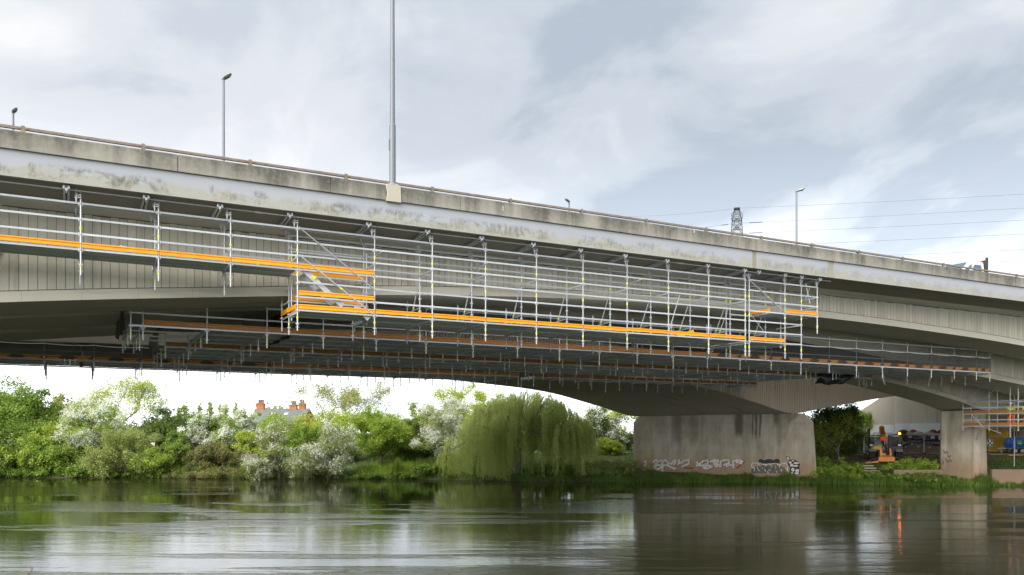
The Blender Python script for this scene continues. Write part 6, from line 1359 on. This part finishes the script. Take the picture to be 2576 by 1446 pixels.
for x in (-2.2, -1.0, 0.2, 1.4, 2.5):
    for y in (-0.9, 1.4): MB().box((x, y, 0.92), (0.09, 0.09, 1.84)).build('post', MAT['black_metal'], rk, local=True)
for y in (-0.9, 1.4): MB().box((0.15, y, 1.86), (5.0, 0.1, 0.07)).build('beam', MAT['black_metal'], rk, local=True)
for k, c in ((-1.6, 'paper'), (-0.4, 'hull_red'), (0.8, 'paper')): MB().box((k, -0.96, 1.62), (0.4, 0.02, 0.3)).build('notice', MAT[c], rk, local=True)
MB().box((0.15, 1.5, 0.95), (5.0, 0.06, 1.7)).build('back_board', MAT['dark_panel'], rk, local=True)
b = at_bank(2185.5, 86); t = thing('sign_post', 'dark wooden sign post against the white painted wall', 'post', tuple(b), -YAW); zt = HC + (HY - 1077) / F * 86 - b.z
MB().box((0, 0, zt / 2), (0.16, 0.12, zt)).build('post', plain('dark_timber', (0.09, 0.07, 0.055), 0.8), t, local=True); MB().box((-0.13, -0.02, zt - 0.35), (0.2, 0.06, 0.5)).build('plate', MAT['fender'], t, local=True)
# yellow container with signs
MAT['yellow_box'] = plain('yellow_container_paint', (0.62, 0.40, 0.02), 0.5, 0, 0.15, 1.5); MAT['cabin'] = plain('brown_cabin_panel', (0.27, 0.20, 0.17), 0.7)
D = 87.2; b = at_bank(2484, D); L = (2556 - 2484) / F * D; ct = thing('site_container', 'yellow corrugated site container with dark door beyond the fence', 'container', tuple(b), -YAW)
m = MB(); n = int(L * 0.78 / 0.19); pr = []
for k in range(n): x = 0.05 + k * 0.19; pr += [(x, 0.0), (x + 0.075, 0.0), (x + 0.10, 0.05), (x + 0.165, 0.05)]
pr += [(L, 0.0), (L, 2.3), (0.05, 2.3)]; m.prism([(a, c) for a, c in pr], (0, 0, 0.12), (0, 0, 2.36), (1, 0, 0), (0, 1, 0)); m.build('wall', MAT['yellow_box'], ct, local=True)
MB().box((L / 2, 1.15, 2.42), (L + 0.1, 2.5, 0.1)).build('roof', MAT['fender'], ct, local=True); MB().box((L / 2, 1.15, 0.06), (L, 2.3, 0.1)).build('base_rail', MAT['dark_panel'], ct, local=True)
MB().box((L - 0.28, -0.03, 1.2), (0.46, 0.06, 2.1)).build('door', MAT['dark_panel'], ct, local=True); MB().box((L - 0.55, -0.03, 1.25), (0.06, 0.08, 2.2)).box((L - 0.02, -0.03, 1.25), (0.06, 0.08, 2.2)).build('door_frame', MAT['yellow_box'], ct, local=True)
sg = lambda px: (px - 2484) / F * D; sz = lambda py: HC + (HY - py) / F * D - b.z
MB().box((sg(2544), -0.03, sz(1087.5)), (0.5, 0.02, 0.26)).build('sign', MAT['plate'], ct, local=True); m = MB().box((sg(2544), -0.045, sz(1086.6)), (0.46, 0.012, 0.12)); m.build('sign_red_band', MAT['red_paint'], ct, local=True)
o = MB().box((sg(2539.5), -0.03, sz(1093)), (0.26, 0.02, 0.22)).build('sign', MAT['dark_panel'], ct, local=True); MB().box((sg(2539.5), -0.045, sz(1093)), (0.2, 0.012, 0.07)).box((sg(2539.5), -0.047, sz(1093)), (0.07, 0.012, 0.19)).build('white_cross', MAT['plate'], ct, local=True)
b2 = at_bank(2560, 87.6); o = thing('site_cabin', 'brown site cabin at the right end of the yellow container', 'cabin', tuple(b2), -YAW); MB().box((2.0, 1.2, 1.2), (4.0, 2.4, 2.3)).build('wall', MAT['cabin'], o, local=True); MB().box((2.0, 1.2, 2.4), (4.1, 2.5, 0.1)).build('roof', MAT['fender'], o, local=True)
MB().box((0.5, -0.03, 1.4), (0.8, 0.05, 0.7)).build('window', MAT['lens'], o, local=True)
# chequered marker board hung on the fence
D = 83.7; c = P(2489.5, 1114, D); t = thing('marker_board', 'white board with black checks hung on the fence', 'sign', tuple(c), -YAW); MB().box((0, 0, 0), (0.56, 0.02, 0.62)).build('board', MAT['plate'], t, local=True)
m = MB()
for i, j in ((-1, 1), (1, 1), (0, 0), (-1, -1), (1, -1)): m.box((i * 0.17, -0.016, j * 0.19), (0.16, 0.012, 0.18))
m.build('black_check', MAT['block'], t, local=True)
# blue water bowser trailer
MAT['bowser'] = plain('blue_tank_plastic', (0.01, 0.12, 0.55), 0.35, 0, 0.06); MAT['green_decal'] = plain('green_decal', (0.02, 0.42, 0.16), 0.5); MAT['yel_decal'] = plain('yellow_decal', (0.6, 0.6, 0.05), 0.5)
D = 85.4; b = at_bank(2570, D); bw = thing('water_bowser', 'blue water bowser on a twin axle trailer behind the fence', 'trailer', tuple(b), -YAW); k = D / F; g = lambda px: (px - 2570) * k; zz = lambda py: HC + (HY - py) * k - b.z
m = MB(); x0 = g(2535.5); r = 0.52; zc = zz(1114); m.lathe([(0.05, x0), (r * 0.6, x0 + 0.05), (r * 0.9, x0 + 0.17), (r, x0 + 0.36), (r, x0 + 2.6), (r * 0.9, x0 + 2.8), (r * 0.5, x0 + 2.95)], (0, 0.6, zc), 24, 'x'); tk = m.build('tank', MAT['bowser'], bw, local=True, smooth=True)
MB().box((x0 + 0.95, 0.6, zc + r + 0.02), (0.75, 0.4, 0.1)).build('hatch', MAT['bowser'], tk, local=True)
for x in (x0 + 0.62, x0 + 1.85): MB().lathe([(r + 0.003, -0.03), (r + 0.012, -0.025), (r + 0.012, 0.025), (r + 0.003, 0.03)], (x, 0.6, zc), 24, 'x').build('strap', MAT['rim'], tk, local=True)
m = MB()
for i in range(5): a = math.radians(-35 + 70 * i / 4); m.v += [(x0 + 0.95, 0.6 - (r + 0.01) * math.cos(a), zc + (r + 0.01) * math.sin(a)), (x0 + 1.5, 0.6 - (r + 0.01) * math.cos(a), zc + (r + 0.01) * math.sin(a))]
m.f = [(2 * i, 2 * i + 1, 2 * i + 3, 2 * i + 2) for i in range(4)]; m.build('green_badge', MAT['green_decal'], tk, local=True); MB().box((x0 + 1.22, 0.6 - r - 0.012, zc - 0.05), (0.42, 0.01, 0.07)).build('badge_lettering', MAT['plate'], tk, local=True); MB().box((x0 + 1.2, 0.6 - r - 0.006, zc + 0.13), (0.22, 0.02, 0.1)).build('badge_mark', MAT['yel_decal'], tk, local=True)
MB().box((x0 + 1.5, 0.6, zc - r - 0.03), (2.6, 0.9, 0.1)).beam((x0 + 0.2, 0.6, zc - r - 0.03), (x0 - 0.75, 0.6, zc - r - 0.05), 0.12, 0.1).build('chassis', MAT['galv_dull'], bw, local=True)
MB().tube((x0 - 0.42, 0.5, 0.1), (x0 - 0.42, 0.5, 0.75), 0.035).build('jockey_wheel', MAT['galv_dull'], bw, local=True)
for x in (x0 + 0.72, x0 + 1.42):
    for y in (0.05, 1.15): wheel(bw, (x, y, 0.32), 0.32, 0.2)
m = MB(); m.prism([(x0 + 0.35, zc - r), (x0 + 0.45, zc - r + 0.12), (x0 + 1.75, zc - r + 0.12), (x0 + 1.85, zc - r), (x0 + 1.75, zc - r + 0.02), (x0 + 0.45, zc - r + 0.02)], (0, -0.08, 0), (0, 0.2, 0), (1, 0, 0), (0, 0, 1)); m.build('mudguard', MAT['bowser'], bw, local=True)
# kerb timber and striped pole on the verge
def rail_on_ground(px0, px1, dep, label, mat, name, hgt=0.12):
    a = at_bank(px0, dep); b_ = at_bank(px1, dep); o = MB().box((0, 0, hgt / 2), ((b_ - a).length, 0.14, hgt)).build(name, MAT[mat], None); o.location = (a + b_) / 2 + Vector((0, 0, 0.03)); o.rotation_euler = (0, 0, -YAW); bevel(o, 0.015); tag(o, label, name.replace('_', ' '))
MAT['tan'] = plain('pale_tan_timber', (0.42, 0.34, 0.24), 0.8); rail_on_ground(2487, 2640, 82.2, 'pale timber edging along the track before the container', 'tan', 'timber_edging'); rail_on_ground(2536, 2640, 79.5, 'yellow pole lying on the verge below the bowser', 'jcb_yellow', 'ground_pole', 0.1)
# lumps of turned soil round the machine
m = MB(); R = np.random.default_rng(9)
for k in range(260):
    la_ = R.uniform(lat_of(2100, 77), lat_of(2385, 77)); dp_ = 78.2 + R.normal() * 0.7; rr = 0.05 + 0.13 * R.random(); p = W(la_, dp_, float(ground_z(la_, dp_)) + rr * 0.4); m.blob(tuple(p), (rr * 1.4, rr * 1.2, rr), 6, 4, 0.25, k)
o = m.build('soil_heap', plain('turned_soil', (0.09, 0.065, 0.045), 0.95, 0, 0.4, 4), None); tag(o, 'line of dark turned soil beside the track', 'soil', kind='stuff')
